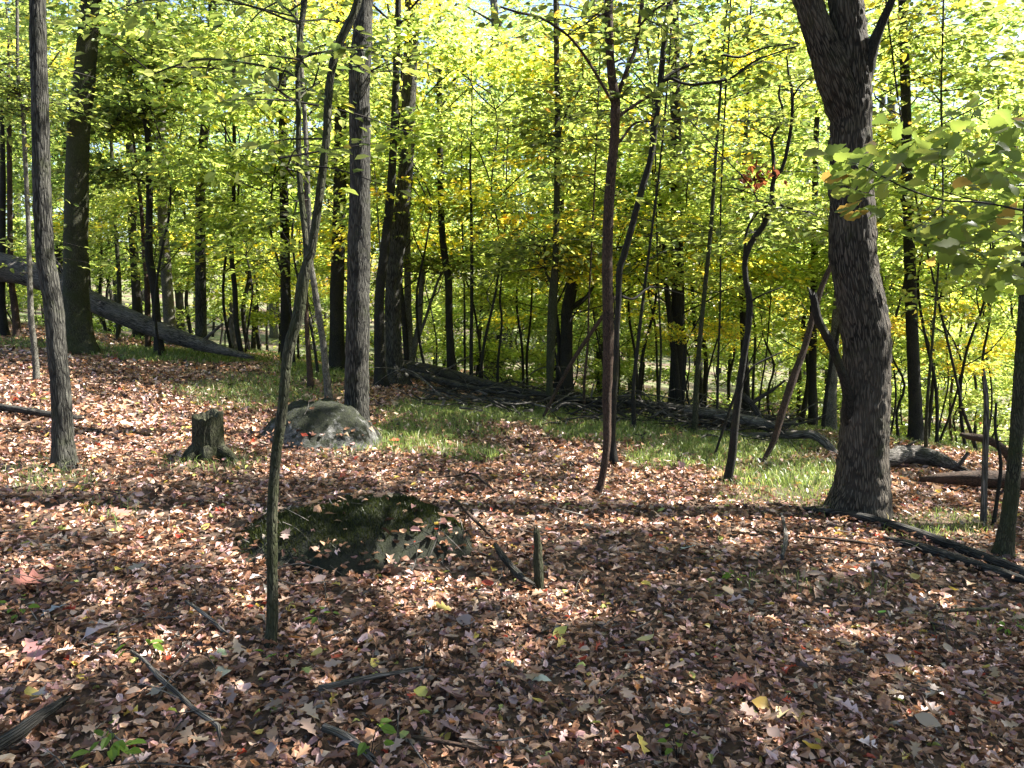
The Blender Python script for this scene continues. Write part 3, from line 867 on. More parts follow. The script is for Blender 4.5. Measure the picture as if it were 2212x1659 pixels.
traced_tree('tree', 'thick deeply furrowed trunk flaring at its base, right of the knobbly trunk',
    [(856, 832, 54), (856, 803, 40), (850, 753, 34), (849, 653, 34), (855, 553, 35), (862, 500, 35), (872, 417, 33), (880, 300, 31), (886, 150, 30), (892, 0, 28)], bark='bark_ridged', seg=40, step=.06, ridge=.012, height=15, flare=.45, crown=(8, 15, 3.4, 140, 24, .11, 'lime'), leafy=dict(n=30, each=22, size=.115, pal='yellow', len=(.7, 1.4), **{'from': 2.6}))
traced_tree('tree', 'narrow dark trunk pressed against the left of the furrowed trunk',
    [(822, 818, 28), (820, 786, 23), (819, 653, 21), (829, 553, 20), (839, 467, 20), (848, 350, 17), (856, 150, 15)], bark='bark_smooth', Y=12.2, seg=18, height=11, crown=(6, 11, 2.6, 90, 22, .1, 'green'))
traced_tree('young_tree', 'very thin stem in front of the furrowed trunk base',
    [(836, 835, 8), (832, 786, 6), (830, 720, 5.5), (826, 640, 5), (822, 560, 4)], bark='bark_pale', seg=8, height=3.5, leafy=dict(n=12, each=18, size=.08, pal='lime', len=(.3, .8)), sink=.05)
traced_tree('tree', 'grey green trunk with a forked second stem right of the furrowed trunk',
    [(885, 800, 20), (884, 740, 17), (881, 640, 15), (880, 500, 14), (882, 300, 12)], bark='bark_pale', Y=15, seg=14, height=9, leafy=dict(n=24, each=22, size=.125, pal='lime', len=(.6, 1.4)),
    branches=[[(890, 785, 12), (898, 735, 13), (905, 700, 13), (908, 650, 12), (915, 560, 10)], [(894, 755, 7), (915, 700, 6.5), (935, 640, 6), (955, 590, 5), (990, 560, 3)]])
traced_tree('tree', 'dark straight trunk behind the brushwood, left of centre',
    [(976, 805, 22), (973, 750, 18), (970, 686, 16), (968, 600, 16), (955, 500, 14), (950, 300, 13), (948, 0, 11)], bark='bark_smooth', Y=14.6, seg=16, height=11, crown=(5, 11, 2.6, 90, 22, .1, 'lime'))
traced_tree('young_tree', 'straight thin dark pole standing at the left end of the brushwood',
    [(1018, 845, 9), (1018, 750, 8), (1019, 650, 7.5), (1019, 553, 7), (1018, 450, 6), (1016, 367, 5)], bark='bark_smooth', seg=8, height=5.5, leafy=dict(n=30, each=20, size=.125, pal='green', len=(.4, 1.1)))
for i, (pp, lb) in enumerate([
    ([(1030, 832, 9), (1035, 760, 8), (1040, 663, 7), (1044, 560, 6)], 'thin dark stem leaning right, just right of the straight thin pole'),
    ([(1004, 838, 5), (1004, 740, 5), (1003, 633, 4), (1000, 540, 3.5)], 'hair thin upright stem just left of the straight thin pole'),
    ([(1075, 852, 7), (1076, 780, 6), (1084, 700, 5), (1080, 640, 5), (1088, 560, 4)], 'wavy thin stem rising from the middle of the brushwood'),
    ([(938, 800, 6), (937, 720, 6), (940, 650, 5), (943, 560, 4)], 'thin stem left of the dark straight trunk behind the brushwood'),
    ([(1140, 850, 6), (1138, 770, 6), (1146, 690, 5), (1150, 600, 4)], 'thin stem between the brushwood and the tall forked dark trunk')]):
    traced_tree('thin_sapling', lb, pp, bark='bark_smooth', seg=7, height=4.5, leafy=dict(n=22, each=18, size=.085, pal=('lime', 'green')[i % 2], len=(.4, 1.0)))
traced_tree('tree', 'tall dark trunk right of centre reaching the top of the picture',
    [(1186, 888, 17), (1187, 840, 15), (1190, 753, 19), (1194, 650, 20), (1200, 553, 14), (1203, 400, 13), (1204, 250, 12), (1202, 100, 12), (1200, -50, 11)], bark='bark_mossy', seg=14, height=8, leafy=dict(n=48, each=22, size=.125, pal='lime', len=(.5, 1.3)),
    branches=[[(1203, 330, 5), (1220, 250, 4), (1260, 180, 3)], [(1200, 620, 7), (1180, 590, 6), (1176, 520, 5)]])
traced_tree('broken_tree', 'black broken trunk with short forked arms behind the tall dark trunk',
    [(1224, 862, 30), (1224, 780, 27), (1224, 720, 26), (1226, 660, 24), (1236, 610, 20)], bark='bark_smooth', Y=13.5, seg=16, jag=.4, cat='dead tree',
    branches=[dict(bare=1, pts=[(1232, 665, 14), (1250, 655, 13), (1268, 640, 9), (1282, 618, 6)]), dict(bare=1, pts=[(1228, 640, 12), (1245, 600, 10), (1255, 560, 7), (1262, 500, 5)])])
traced_tree('leaning_sapling', 'bare thin sapling leaning right towards the twin stemmed tree',
    [(1171, 908, 7), (1190, 868, 7), (1211, 826, 8), (1237, 780, 9), (1267, 733, 9), (1300, 686, 8), (1330, 640, 6)], bark='bark_brown', seg=10, flare=.1)
traced_tree('twin_stemmed_tree', 'reddish front stem of the twin dark trees right of centre, foot bent left',
    [(1288, 1068, 20), (1296, 1050, 15), (1303, 1020, 15), (1311, 953, 17), (1311, 853, 20), (1314, 753, 23), (1312, 553, 23), (1318, 400, 22), (1327, 300, 20), (1329, 217, 21), (1321, 160, 19), (1316, 80, 18), (1315, 0, 18), (1314, -80, 17)],
    bark='bark_brown', seg=28, step=.035, rough=.1, ridge=.002, knots=.08, height=7.5, flare=.25, leafy=dict(n=9, each=14, size=.085, pal='lime', len=(.3, .8)),
    branches=[dict(drift=.2, rise=2, pts=[(1330, 225, 9), (1337, 200, 9), (1357, 143, 9), (1371, 110, 9), (1381, 50, 8), (1387, 0, 8), (1390, -60, 7)]),
              dict(drift=-.2, pts=[(1378, 60, 5), (1410, 25, 5), (1437, 7, 4)]),
              dict(drift=-.4, pts=[(1325, 225, 7), (1311, 200, 6.5), (1271, 133, 6), (1237, 87, 6), (1204, 60, 6), (1164, 37, 5.5), (1120, 27, 5), (1081, 15, 4)]),
              dict(drift=.2, pts=[(1333, 255, 8), (1345, 245, 8), (1371, 227, 7), (1417, 197, 6)]),
              dict(drift=.3, pts=[(1330, 315, 7), (1345, 298, 6), (1371, 267, 5), (1410, 262, 4), (1475, 257, 3)]),
              dict(drift=-.3, pts=[(1314, 33, 4), (1285, 33, 3), (1260, 55, 2.5), (1220, 78, 2)])])
traced_tree('twin_stemmed_tree', 'black rear stem of the twin dark trees right of centre, curving right at the top',
    [(1326, 1005, 22), (1322, 953, 16), (1326, 860, 14), (1330, 786, 14), (1332, 720, 13), (1336, 650, 13), (1338, 586, 14), (1348, 550, 15), (1362, 500, 14), (1389, 400, 14), (1407, 333, 13), (1424, 200, 13), (1434, 100, 13), (1447, 0, 13), (1456, -80, 12)],
    bark='bark_smooth', seg=24, step=.04, rough=.1, height=7, flare=.4, leafy=dict(n=9, each=14, size=.085, pal='lime', len=(.3, .8)),
    branches=[dict(drift=.4, pts=[(1427, 178, 7), (1440, 165, 7), (1475, 147, 6), (1530, 125, 6), (1555, 118, 6), (1601, 123, 5), (1651, 103, 4), (1728, 93, 3)]),
              dict(drift=-.3, pts=[(1427, 178, 7), (1450, 170, 6), (1475, 180, 6), (1508, 182, 6), (1575, 170, 6), (1608, 147, 5), (1641, 127, 4), (1728, 97, 3)]),
              dict(drift=.4, pts=[(1343, 640, 6), (1370, 645, 5), (1410, 620, 4), (1475, 635, 3)]), dict(drift=-.2, pts=[(1437, 75, 4), (1420, 40, 3), (1415, 0, 3)]), dict(drift=.2, pts=[(1433, 85, 5), (1470, 62, 4), (1510, 50, 3)])])
traced_tree('crooked_sapling', 'wavy dark sapling with tangled bare top between the twin stems and the forked tree',
    [(1571, 1042, 20), (1581, 986, 18), (1591, 886, 16), (1604, 786, 15), (1615, 720, 13), (1619, 653, 14), (1611, 603, 12), (1610, 560, 12), (1625, 520, 13), (1651, 483, 12), (1665, 440, 10), (1671, 390, 10), (1691, 360, 8), (1705, 300, 8), (1711, 250, 7), (1711, 200, 7), (1704, 165, 5), (1700, 120, 3)],
    bark='bark_smooth', seg=18, step=.04, rough=.1, flare=.3, leafy=dict(n=14, each=14, size=.08, pal='lime', len=(.25, .6)),
    branches=[dict(pts=[(1671, 390, 7), (1670, 333, 7), (1667, 300, 6), (1685, 267, 6), (1691, 240, 5), (1683, 207, 5), (1686, 180, 3)]),
              dict(pts=[(1607, 560, 6), (1613, 500, 5.5), (1635, 462, 5), (1668, 437, 4)]),
              dict(pts=[(1606, 825, 6), (1620, 800, 5), (1640, 783, 4), (1690, 760, 3)]),
              dict(pts=[(1669, 440, 5), (1700, 447, 4), (1750, 460, 3), (1790, 478, 2)]),
              dict(pts=[(1711, 215, 4), (1725, 190, 4), (1745, 172, 3), (1775, 165, 2)]), dict(pts=[(1619, 655, 5), (1640, 640, 4), (1690, 620, 3)]),
              dict(pts=[(1667, 300, 4), (1640, 285, 3), (1600, 260, 2)]), dict(pts=[(1650, 485, 4), (1640, 440, 3), (1610, 390, 2.5), (1550, 325, 2.5), (1490, 260, 2)])])
traced_tree('leaning_dead_tree', 'reddish dead trunk leaning right against the forked tree',
    [(1645, 1003, 8), (1671, 953, 13), (1691, 886, 16), (1715, 813, 17), (1735, 760, 14), (1755, 686, 13), (1775, 620, 12), (1795, 573, 10), (1806, 545, 7)], bark='bark_brown', seg=18, step=.05, rough=.12, flare=.05, drift=.5, cat='dead tree')
traced_tree('thin_sapling', 'very thin stem leaning right at the left of the wavy dark sapling',
    [(1541, 992, 5), (1558, 940, 6), (1576, 886, 6), (1592, 840, 5)], bark='bark_smooth', seg=7, flare=.1)
traced_tree('tree', 'trunk on the right edge of the picture beside the pointed snag',
    [(2166, 1205, 42), (2172, 1160, 34), (2183, 1086, 30), (2195, 953, 27), (2205, 800, 26), (2213, 670, 25), (2222, 500, 24), (2232, 200, 22), (2240, -50, 20)], bark='bark_mossy', seg=28, step=.05, ridge=.003, height=8.5, flare=.35, crown=(5, 9, 2.5, 90, 24, .09, 'green'))
traced_tree('dead_snag', 'tall thin pointed dead snag near the right edge',
    [(2124, 1132, 14), (2126, 1060, 12), (2128, 986, 12), (2131, 920, 11), (2130, 853, 10), (2127, 815, 6), (2126, 796, 1.5)], bark='dead_wood', seg=12, step=.05, rough=.15, flare=.1, cat='dead tree')
traced_tree('thin_sapling', 'thin leaning stem between the pointed snag and the right edge trunk',
    [(2146, 1135, 9), (2155, 1070, 8), (2162, 1000, 7), (2150, 930, 6), (2152, 870, 5)], bark='bark_smooth', seg=8, flare=.1, leafy=dict(n=5, each=12, size=.07, pal='lime', len=(.3, .6), **{'from': -1.5}))
traced_tree('tree', 'black trunk right of the forked tree behind the weathered fallen log',
    [(1978, 975, 36), (1978, 920, 29), (1977, 870, 27), (1973, 780, 25), (1968, 650, 24), (1962, 450, 22), (1956, 200, 20), (1950, 0, 18)], bark='bark_smooth', Y=11.5, seg=18, height=10, crown=(6, 10.5, 2.8, 60, 24, .1, 'yellow'), leafy=dict(n=60, each=22, size=.11, pal='lime', len=(.6, 1.4), **{'from': .9}))
traced_tree('tree', 'slim trunk behind the leaning dead trunk',
    [(1753, 938, 20), (1755, 880, 18), (1755, 790, 17), (1757, 680, 16), (1760, 500, 14), (1763, 300, 12)], bark='bark_smooth', Y=14, seg=14, height=8, leafy=dict(n=24, each=20, size=.125, pal='lime', len=(.6, 1.4)))
traced_tree('tree', 'grey trunk leaning right just left of the forked tree base',
    [(1790, 960, 34), (1794, 880, 25), (1799, 800, 20), (1804, 720, 18), (1812, 600, 16), (1820, 400, 14)], bark='bark_pale', Y=12.5, seg=16, height=8, leafy=dict(n=24, each=20, size=.125, pal='yellow', len=(.6, 1.4)))
traced_tree('tree', 'wide dark trunk behind the fallen wood between the twin stems and the wavy sapling',
    [(1458, 932, 42), (1460, 870, 34), (1463, 800, 31), (1465, 700, 29), (1463, 550, 27), (1460, 300, 24), (1455, 0, 20)], bark='bark_smooth', Y=13.2, seg=20, height=12, crown=(5.5, 12, 3, 80, 22, .11, 'lime'))
traced_tree('tree', 'slim trunk just right of the wide dark trunk behind the fallen wood',
    [(1500, 938, 15), (1503, 870, 12), (1507, 800, 11), (1515, 700, 10), (1535, 500, 9), (1545, 350, 7)], bark='bark_mossy', seg=10, height=6.5, leafy=dict(n=36, each=20, size=.125, pal='lime', len=(.5, 1.3)))
traced_tree('tree', 'dark trunk directly behind the foot of the wavy dark sapling',
    [(1612, 905, 21), (1611, 850, 18), (1609, 790, 17), (1606, 700, 15), (1600, 500, 13)], bark='bark_smooth', Y=14.5, seg=14, height=8, leafy=dict(n=30, each=20, size=.125, pal='lime', len=(.6, 1.4)))
for i, (pp, lb) in enumerate([
    ([(1370, 930, 11), (1368, 850, 9), (1376, 760, 8), (1390, 640, 7), (1400, 560, 6)], 'slim stem just right of the twin dark stems'),
    ([(1420, 905, 7), (1424, 840, 6), (1428, 760, 5), (1424, 660, 4)], 'thin stem left of the wide dark trunk behind the fallen wood'),
    ([(1262, 900, 6), (1262, 830, 6), (1270, 740, 5), (1272, 650, 4)], 'thin stem between the black broken trunk and the twin stems'),
    ([(1548, 930, 7), (1550, 850, 6), (1552, 760, 5), (1556, 640, 4)], 'thin stem left of the wavy dark sapling'),
    ([(2000, 975, 9), (2001, 920, 8), (2004, 860, 7), (2012, 760, 6), (2022, 640, 5)], 'thin stem right of the black trunk behind the weathered log'),
    ([(2056, 960, 7), (2052, 890, 6), (2060, 800, 6), (2078, 700, 5)], 'thin stem left of the pointed snag, behind the weathered log'),
    ([(2110, 980, 9), (2096, 930, 8), (2078, 880, 7), (2066, 820, 6)], 'thin stem leaning left behind the pointed snag'),
    ([(255, 735, 11), (258, 640, 10), (254, 553, 9), (246, 430, 8), (240, 300, 7)], 'thin stem right of the thick greyish green trunk'),
    ([(320, 742, 13), (319, 690, 13), (318, 620, 12), (312, 553, 10), (305, 450, 8)], 'reddish stem directly behind the slim trunk that crosses the log'),
    ([(215, 700, 10), (214, 620, 12), (212, 553, 11), (210, 450, 9)], 'thin dark stem behind the fallen log, left part'),
    ([(560, 760, 6), (548, 700, 5), (540, 640, 5), (528, 560, 4)], 'thin curved pale stem left of the front sapling'),
    ([(36, 705, 16), (30, 650, 14), (24, 600, 12), (22, 520, 11), (20, 300, 10)], 'slim trunk at the left edge behind the raised log'),
    ([(8, 720, 20), (2, 650, 18), (4, 560, 15), (6, 400, 12)], 'trunk on the very left edge behind the raised log')]):
    traced_tree('slim_tree', lb, pp, bark=('bark_smooth', 'bark_mossy', 'bark_brown')[(i + (2 if i == 8 else 0)) % 3 if i != 8 else 2], seg=8, height=6.5, Y=15.5 if i in (8, 11, 12) else None, leafy=dict(n=48, each=22, size=.125, pal=('lime', 'green', 'yellow', 'lime')[i % 4], len=(.5, 1.3)))

# ------------------------------------------------------------------ logs and dead wood
def log(name, label, pts, mat_='dead_wood', cat='log', Y=None, Y1=None, seg=16, lift=0.05, rough=.12, ridge=.004, branches=(), jag=.15, part=None, z_free=True, step=.08, group=None):
    """pts traced; every point lies on the ground unless Y is given"""
    P, R = [], []
    n = len(pts)
    for i, (x, y, w) in enumerate(pts):
        if Y is None:
            g = hit(x, y + w * .5)
            q = at(x, y, g[1])
        else:
            q = at(x, y, Y + ((Y1 if Y1 is not None else Y) - Y) * i / (n - 1))
        P.append(q + np.array([0, 0, lift])); R.append(width_at(w, x, y, q[1]) / 2)
    base = np.array(P[n // 2]); base[2] = min(base[2], float(terrain(base[0], base[1])))
    root = link(name, None, loc=base, label=label, cat=cat, group=group)
    T = Tubes(); T.add(P, R, seg=seg, step=step, rough=rough, ridge=ridge, seed=int(pts[0][0]) % 97, jag=jag)
    link(part or 'trunk', T.mesh('trunk', M[mat_], base), parent=root)
    for b in branches:
        Pb, Rb = [], []
        for i, (x, y, w) in enumerate(b):
            k = min(range(n), key=lambda j: abs(pts[j][0] - b[0][0]))
            q = at(x, y, P[k][1] - .05 * i); Pb.append(q); Rb.append(width_at(w, x, y, q[1]) / 2)
        B = Tubes(); B.add(Pb, Rb, seg=8, step=.05, rough=.15, jag=.1)
        link('branch', B.mesh('branch', M[mat_], base), parent=root)
    return root
log('fallen_log', 'long thick weathered fallen log sloping down from the left edge',
    [(-160, 560, 70), (-60, 572, 66), (0, 583, 62), (60, 596, 56), (130, 622, 50), (195, 655, 44), (262, 686, 41), (328, 712, 38), (395, 737, 33), (437, 750, 28), (480, 762, 20), (520, 772, 13), (545, 778, 7)],
    Y=15.6, Y1=14.0, seg=36, ridge=.012, branches=[[(430, 745, 9), (455, 722, 7), (480, 700, 5)], [(150, 600, 8), (130, 575, 7), (112, 556, 5)], [(170, 620, 7), (150, 610, 5), (120, 560, 4)]])
log('fallen_log', 'dark fallen log running right from the furrowed trunk base',
    [(872, 808, 26), (905, 815, 28), (960, 826, 26), (1030, 846, 21), (1110, 864, 16), (1200, 880, 12), (1290, 892, 8)], 'black_wood', lift=.16, seg=18, ridge=.006, branches=[[(925, 820, 8), (928, 845, 8), (930, 862, 5)], [(905, 815, 6), (890, 830, 5), (872, 848, 4)], [(940, 835, 4), (939, 852, 4), (940, 868, 3)]])
log('fallen_log', 'second thinner dark log lying against the front of the dark fallen log',
    [(885, 828, 14), (940, 840, 15), (1000, 856, 12), (1060, 868, 9), (1130, 880, 7)], 'black_wood', lift=.16, seg=14)
log('fallen_log', 'dark log stretching from the twin stems to the wide dark trunk',
    [(1330, 868, 10), (1350, 888, 15), (1400, 898, 17), (1450, 903, 17), (1500, 910, 14)], 'black_wood', lift=.16, seg=16, branches=[[(1352, 888, 7), (1340, 905, 7), (1330, 925, 5)]])
log('fallen_log', 'wide bark covered log left of the wavy dark sapling base',
    [(1478, 912, 24), (1541, 920, 24), (1600, 930, 22), (1640, 938, 19), (1685, 950, 14)], 'dead_wood', lift=.16, seg=20, ridge=.008, branches=[[(1600, 915, 10), (1625, 905, 9), (1650, 918, 7)]])
log('fallen_log', 'curved pale weathered log bending down behind the forked tree',
    [(1600, 948, 12), (1660, 950, 16), (1715, 948, 18), (1755, 948, 19), (1785, 968, 18), (1812, 998, 16), (1840, 1015, 12)], 'dead_wood', Y=9.8, Y1=8.8, seg=20, ridge=.007)
log('fallen_log', 'pale weathered fallen log with a broken end right of the forked tree',
    [(1880, 1003, 30), (1920, 1000, 36), (1960, 990, 38), (2010, 997, 36), (2045, 1010, 26), (2062, 1018, 14)], 'dead_wood', seg=26, ridge=.010, jag=.5, branches=[[(2050, 1012, 10), (2072, 1003, 10), (2086, 985, 7)], [(1950, 975, 8), (1958, 965, 6), (1975, 955, 4)]])
log('fallen_log', 'tapered brown log pointing left behind the pointed snag',
    [(1985, 1046, 8), (2030, 1044, 22), (2090, 1044, 32), (2150, 1046, 38), (2212, 1050, 42), (2270, 1056, 42)], 'bark_brown', seg=22, ridge=.008)
log('broken_branch', 'split raised branch end behind the pointed snag, above the tapered log',
    [(2072, 948, 6), (2090, 952, 14), (2120, 957, 17), (2150, 968, 18), (2175, 990, 17), (2185, 1020, 16)], 'bark_brown', Y=8.2, Y1=8.0, seg=14, cat='branch', ridge=.006, jag=.3)
log('uprooted_root', 'dark twisted root stub behind the wavy dark sapling',
    [(1642, 925, 14), (1636, 900, 13), (1622, 878, 12), (1612, 868, 12)], 'black_wood', Y=10.2, cat='root', seg=12, jag=.2, branches=[[(1618, 875, 10), (1648, 855, 9), (1668, 843, 7), (1690, 826, 5)], [(1630, 890, 8), (1615, 905, 7), (1600, 900, 5)]])
log('fallen_log', 'long dark log running from the forked tree foot to the right edge',
    [(1650, 1088, 4), (1705, 1097, 6), (1768, 1106, 11), (1828, 1113, 17), (1908, 1131, 20), (2008, 1164, 22), (2108, 1201, 22), (2212, 1240, 23), (2290, 1272, 23)], 'black_wood', seg=18, ridge=.005, lift=.01)  # first points are a thin dark strip left of the tree foot
log('fallen_log', 'shorter dark log lying alongside in front at the right edge',
    [(1908, 1166, 10), (1945, 1174, 17), (2010, 1192, 21), (2075, 1213, 21), (2150, 1236, 19), (2212, 1256, 17), (2260, 1270, 14)], 'black_wood', seg=18, ridge=.005, lift=.01)
log('dead_branch', 'dark damp branch on the ground behind the left dark trunk',
    [(-40, 884, 12), (0, 889, 13), (50, 897, 15), (110, 906, 13), (150, 912, 12), (175, 912, 9)], 'black_wood', cat='branch', seg=12, part='stem', branches=[[(0, 888, 8), (60, 890, 7), (120, 898, 5)]])
log('dead_branch', 'thin brown branch on the leaves between the left trunk and the stump',
    [(155, 921, 7), (190, 930, 8), (215, 935, 8), (265, 953, 8), (300, 962, 7), (335, 970, 5)], 'bark_brown', cat='branch', seg=10, part='stem', lift=.01)
def stick(label, pts, mat_='twig', **k):
    return log('fallen_stick', label, pts, mat_, cat='stick', seg=9, part='stem', lift=.045, step=.03, jag=.1, ridge=.001, **k)
stick('lichened grey stick lying diagonally in the front left with side twigs', [(285, 1430, 6), (312, 1450, 8), (340, 1482, 10), (380, 1520, 11), (425, 1562, 11), (468, 1592, 11), (474, 1608, 8)], 'dead_wood',
      branches=[[(345, 1490, 6), (320, 1492, 6), (292, 1505, 4)], [(378, 1520, 6), (362, 1535, 5), (350, 1565, 3)], [(412, 1550, 5), (392, 1560, 5), (380, 1575, 3)]])
stick('dark flat piece of wood in the bottom left corner', [(-20, 1652, 30), (40, 1612, 28), (90, 1573, 24), (132, 1545, 18)], 'black_wood')
stick('short pale stick left of the front sapling foot', [(402, 1318, 5), (425, 1335, 8), (455, 1358, 9), (481, 1383, 8)], 'dead_wood')
stick('pale bark strip lying in front of the mossy boulder, bottom centre', [(690, 1512, 14), (740, 1500, 13), (800, 1487, 11), (850, 1478, 9), (905, 1466, 7)], 'dead_wood')
stick('brown forked twig on the leaves behind the mossy boulder', [(930, 1043, 3), (980, 1040, 4), (1018, 1034, 5), (1044, 1051, 6), (1068, 1072, 5)], 'bark_brown', branches=[[(1015, 1035, 4), (1005, 1024, 4), (1018, 1014, 3)]])
stick('bent dead branch right of the mossy boulder', [(975, 1088, 5), (997, 1106, 7), (1018, 1130, 8), (1040, 1152, 7), (1060, 1172, 6)], 'bark_brown')
stick('rotting dark branch just left of the short upright snag', [(1070, 1192, 10), (1084, 1215, 15), (1104, 1240, 16), (1125, 1264, 16), (1140, 1272, 10)], 'black_wood')
stick('reddish straight stick in front of the long dark log', [(1728, 1172, 4), (1790, 1177, 6), (1850, 1184, 7), (1900, 1193, 5)], 'bark_brown')
stick('mossy short stick on the leaves at right', [(2050, 1338, 6), (2080, 1334, 9), (2130, 1333, 8)], 'bark_mossy')
stick('grey twig stub sticking out of the leaves right of centre', [(1690, 1130, 8), (1694, 1150, 8), (1697, 1180, 10), (1690, 1215, 9)], 'dead_wood')
stick('smooth grey stick at the bottom edge left of centre', [(700, 1598, 18), (735, 1612, 18), (765, 1630, 18), (790, 1652, 14)], 'dead_wood')
stick('buried brown stick at the bottom edge in the centre', [(890, 1618, 8), (940, 1627, 10), (985, 1635, 10), (1022, 1642, 10)], 'bark_brown')
stick('thin bent twig standing out of the grass behind the twin stems', [(1188, 923, 3), (1215, 916, 3), (1240, 908, 3)], 'twig', branches=[[(1228, 913, 2.5), (1245, 925, 2.5), (1254, 942, 2)]])
traced_tree('upright_snag', 'short rotting upright stub among the leaves in front of the boulder',
    [(1163, 1272, 22), (1163, 1240, 21), (1162, 1200, 18), (1161, 1170, 15), (1160, 1150, 13)], bark='bark_mossy', seg=20, step=.012, rough=.12, ridge=.005, flare=.15, jag=.06, cat='stump')

def brushwood(count, mt, lb):
    T = Tubes()
    for i in range(count):
        x = rng.uniform(930, 1720); c = 852 + (x - 930) * .10
        y = c + rng.normal(0, 15)
        g = hit(x, y + 6)
        if g[1] > 22 or g[1] < 8: continue
        L = rng.uniform(.15, .45) if rng.random() < .6 else rng.uniform(.4, 1.3); a = rng.normal(0.25, .55) + (math.pi if rng.random() < .5 else 0)
        d = np.array([math.cos(a), math.sin(a) * 1.2, rng.normal(0, .16)])
        o = g + np.array([0, 0, rng.uniform(.02, .22)])
        e = o + d * L; e[2] = max(e[2], float(terrain(e[0], e[1])) + .03)
        T.add([o, (o + e) / 2 + rng.normal(0, .14, 3) * L, e], [rng.uniform(.005, .024), rng.uniform(.004, .016), .004], seg=5, step=.15)
    link('brushwood', T.mesh('brushwood', M[mt]), kind='stuff', label=lb)
brushwood(560, 'black_wood', 'long low tangle of dark dead branches along the ridge')
brushwood(170, 'dead_wood', 'pale weathered dead twigs lying through the dark brushwood')

# ------------------------------------------------------------------ stump
def stump():
    g = hit(452, 992)
    Y = g[1]
    root = link('tree_stump', None, loc=g, label='cut grey mossy tree stump with a split side left of centre', cat='stump')
    W = width_at(72, 445, 960, Y) / 2; H = width_at(96, 445, 950, Y)
    seg, m = 96, 40
    a = np.linspace(0, 2 * math.pi, seg, endpoint=False)
    V = []
    for i in range(m):
        t = i / (m - 1)
        r = W * (1.0 - .12 * t + .62 * math.exp(-t * 6.5) * (.6 + .4 * np.cos(a * 5 + 1)))
        pn = np.column_stack([np.cos(a) * 4, np.sin(a) * 4, np.full(seg, t * .5)])
        r = r * (1 + .22 * (np.abs(fbm(pn, 1.5, 8, 3) - .5) * 2 - .3))
        top = H * (1 + .16 * (noise(np.column_stack([np.cos(a) * 3, np.sin(a) * 3]), 1.2, 4) - .5) + .06 * (np.sin(a) > .2))
        V.append(np.column_stack([np.cos(a) * r, np.sin(a) * r, -.08 + (top + .08) * t]))
    rim = V[-1]
    for k, (s, dz) in enumerate(((.82, -.006), (.74, -.03), (.55, -.07), (.3, -.09), (.02, -.09))):
        q = rim * np.array([s, s, 1]); q[:, 2] += dz + .03 * (noise(np.column_stack([q[:, 0], q[:, 1]]), 30, k) - .5); V.append(q)
    n = len(V); V = np.vstack(V)
    idx = np.arange(n * seg).reshape(n, seg)
    q = np.stack([idx[:-1], np.roll(idx[:-1], -1, 1), np.roll(idx[1:], -1, 1), idx[1:]], -1).reshape(-1, 4)
    link('wood', mesh_np('wood', V, [q], M['bark_mossy'], bark=V * np.array([1, 1, 1.0])), parent=root)
    for (ang, ln) in ((-.3, .16), (-1.3, .08), (3.5, .07), (-2.2, .08)):
        B = Tubes(); d = np.array([math.cos(ang), math.sin(ang), 0])
        B.add([d * W * .7 + np.array([0, 0, .10]), d * (W + ln * .4) + np.array([0, 0, .045]), d * (W + ln) + np.array([0, 0, -.03])], [.05, .038, .015], seg=10, step=.03, rough=.15)
        link('root', B.mesh('root', M['bark_mossy']), parent=root)
stump()

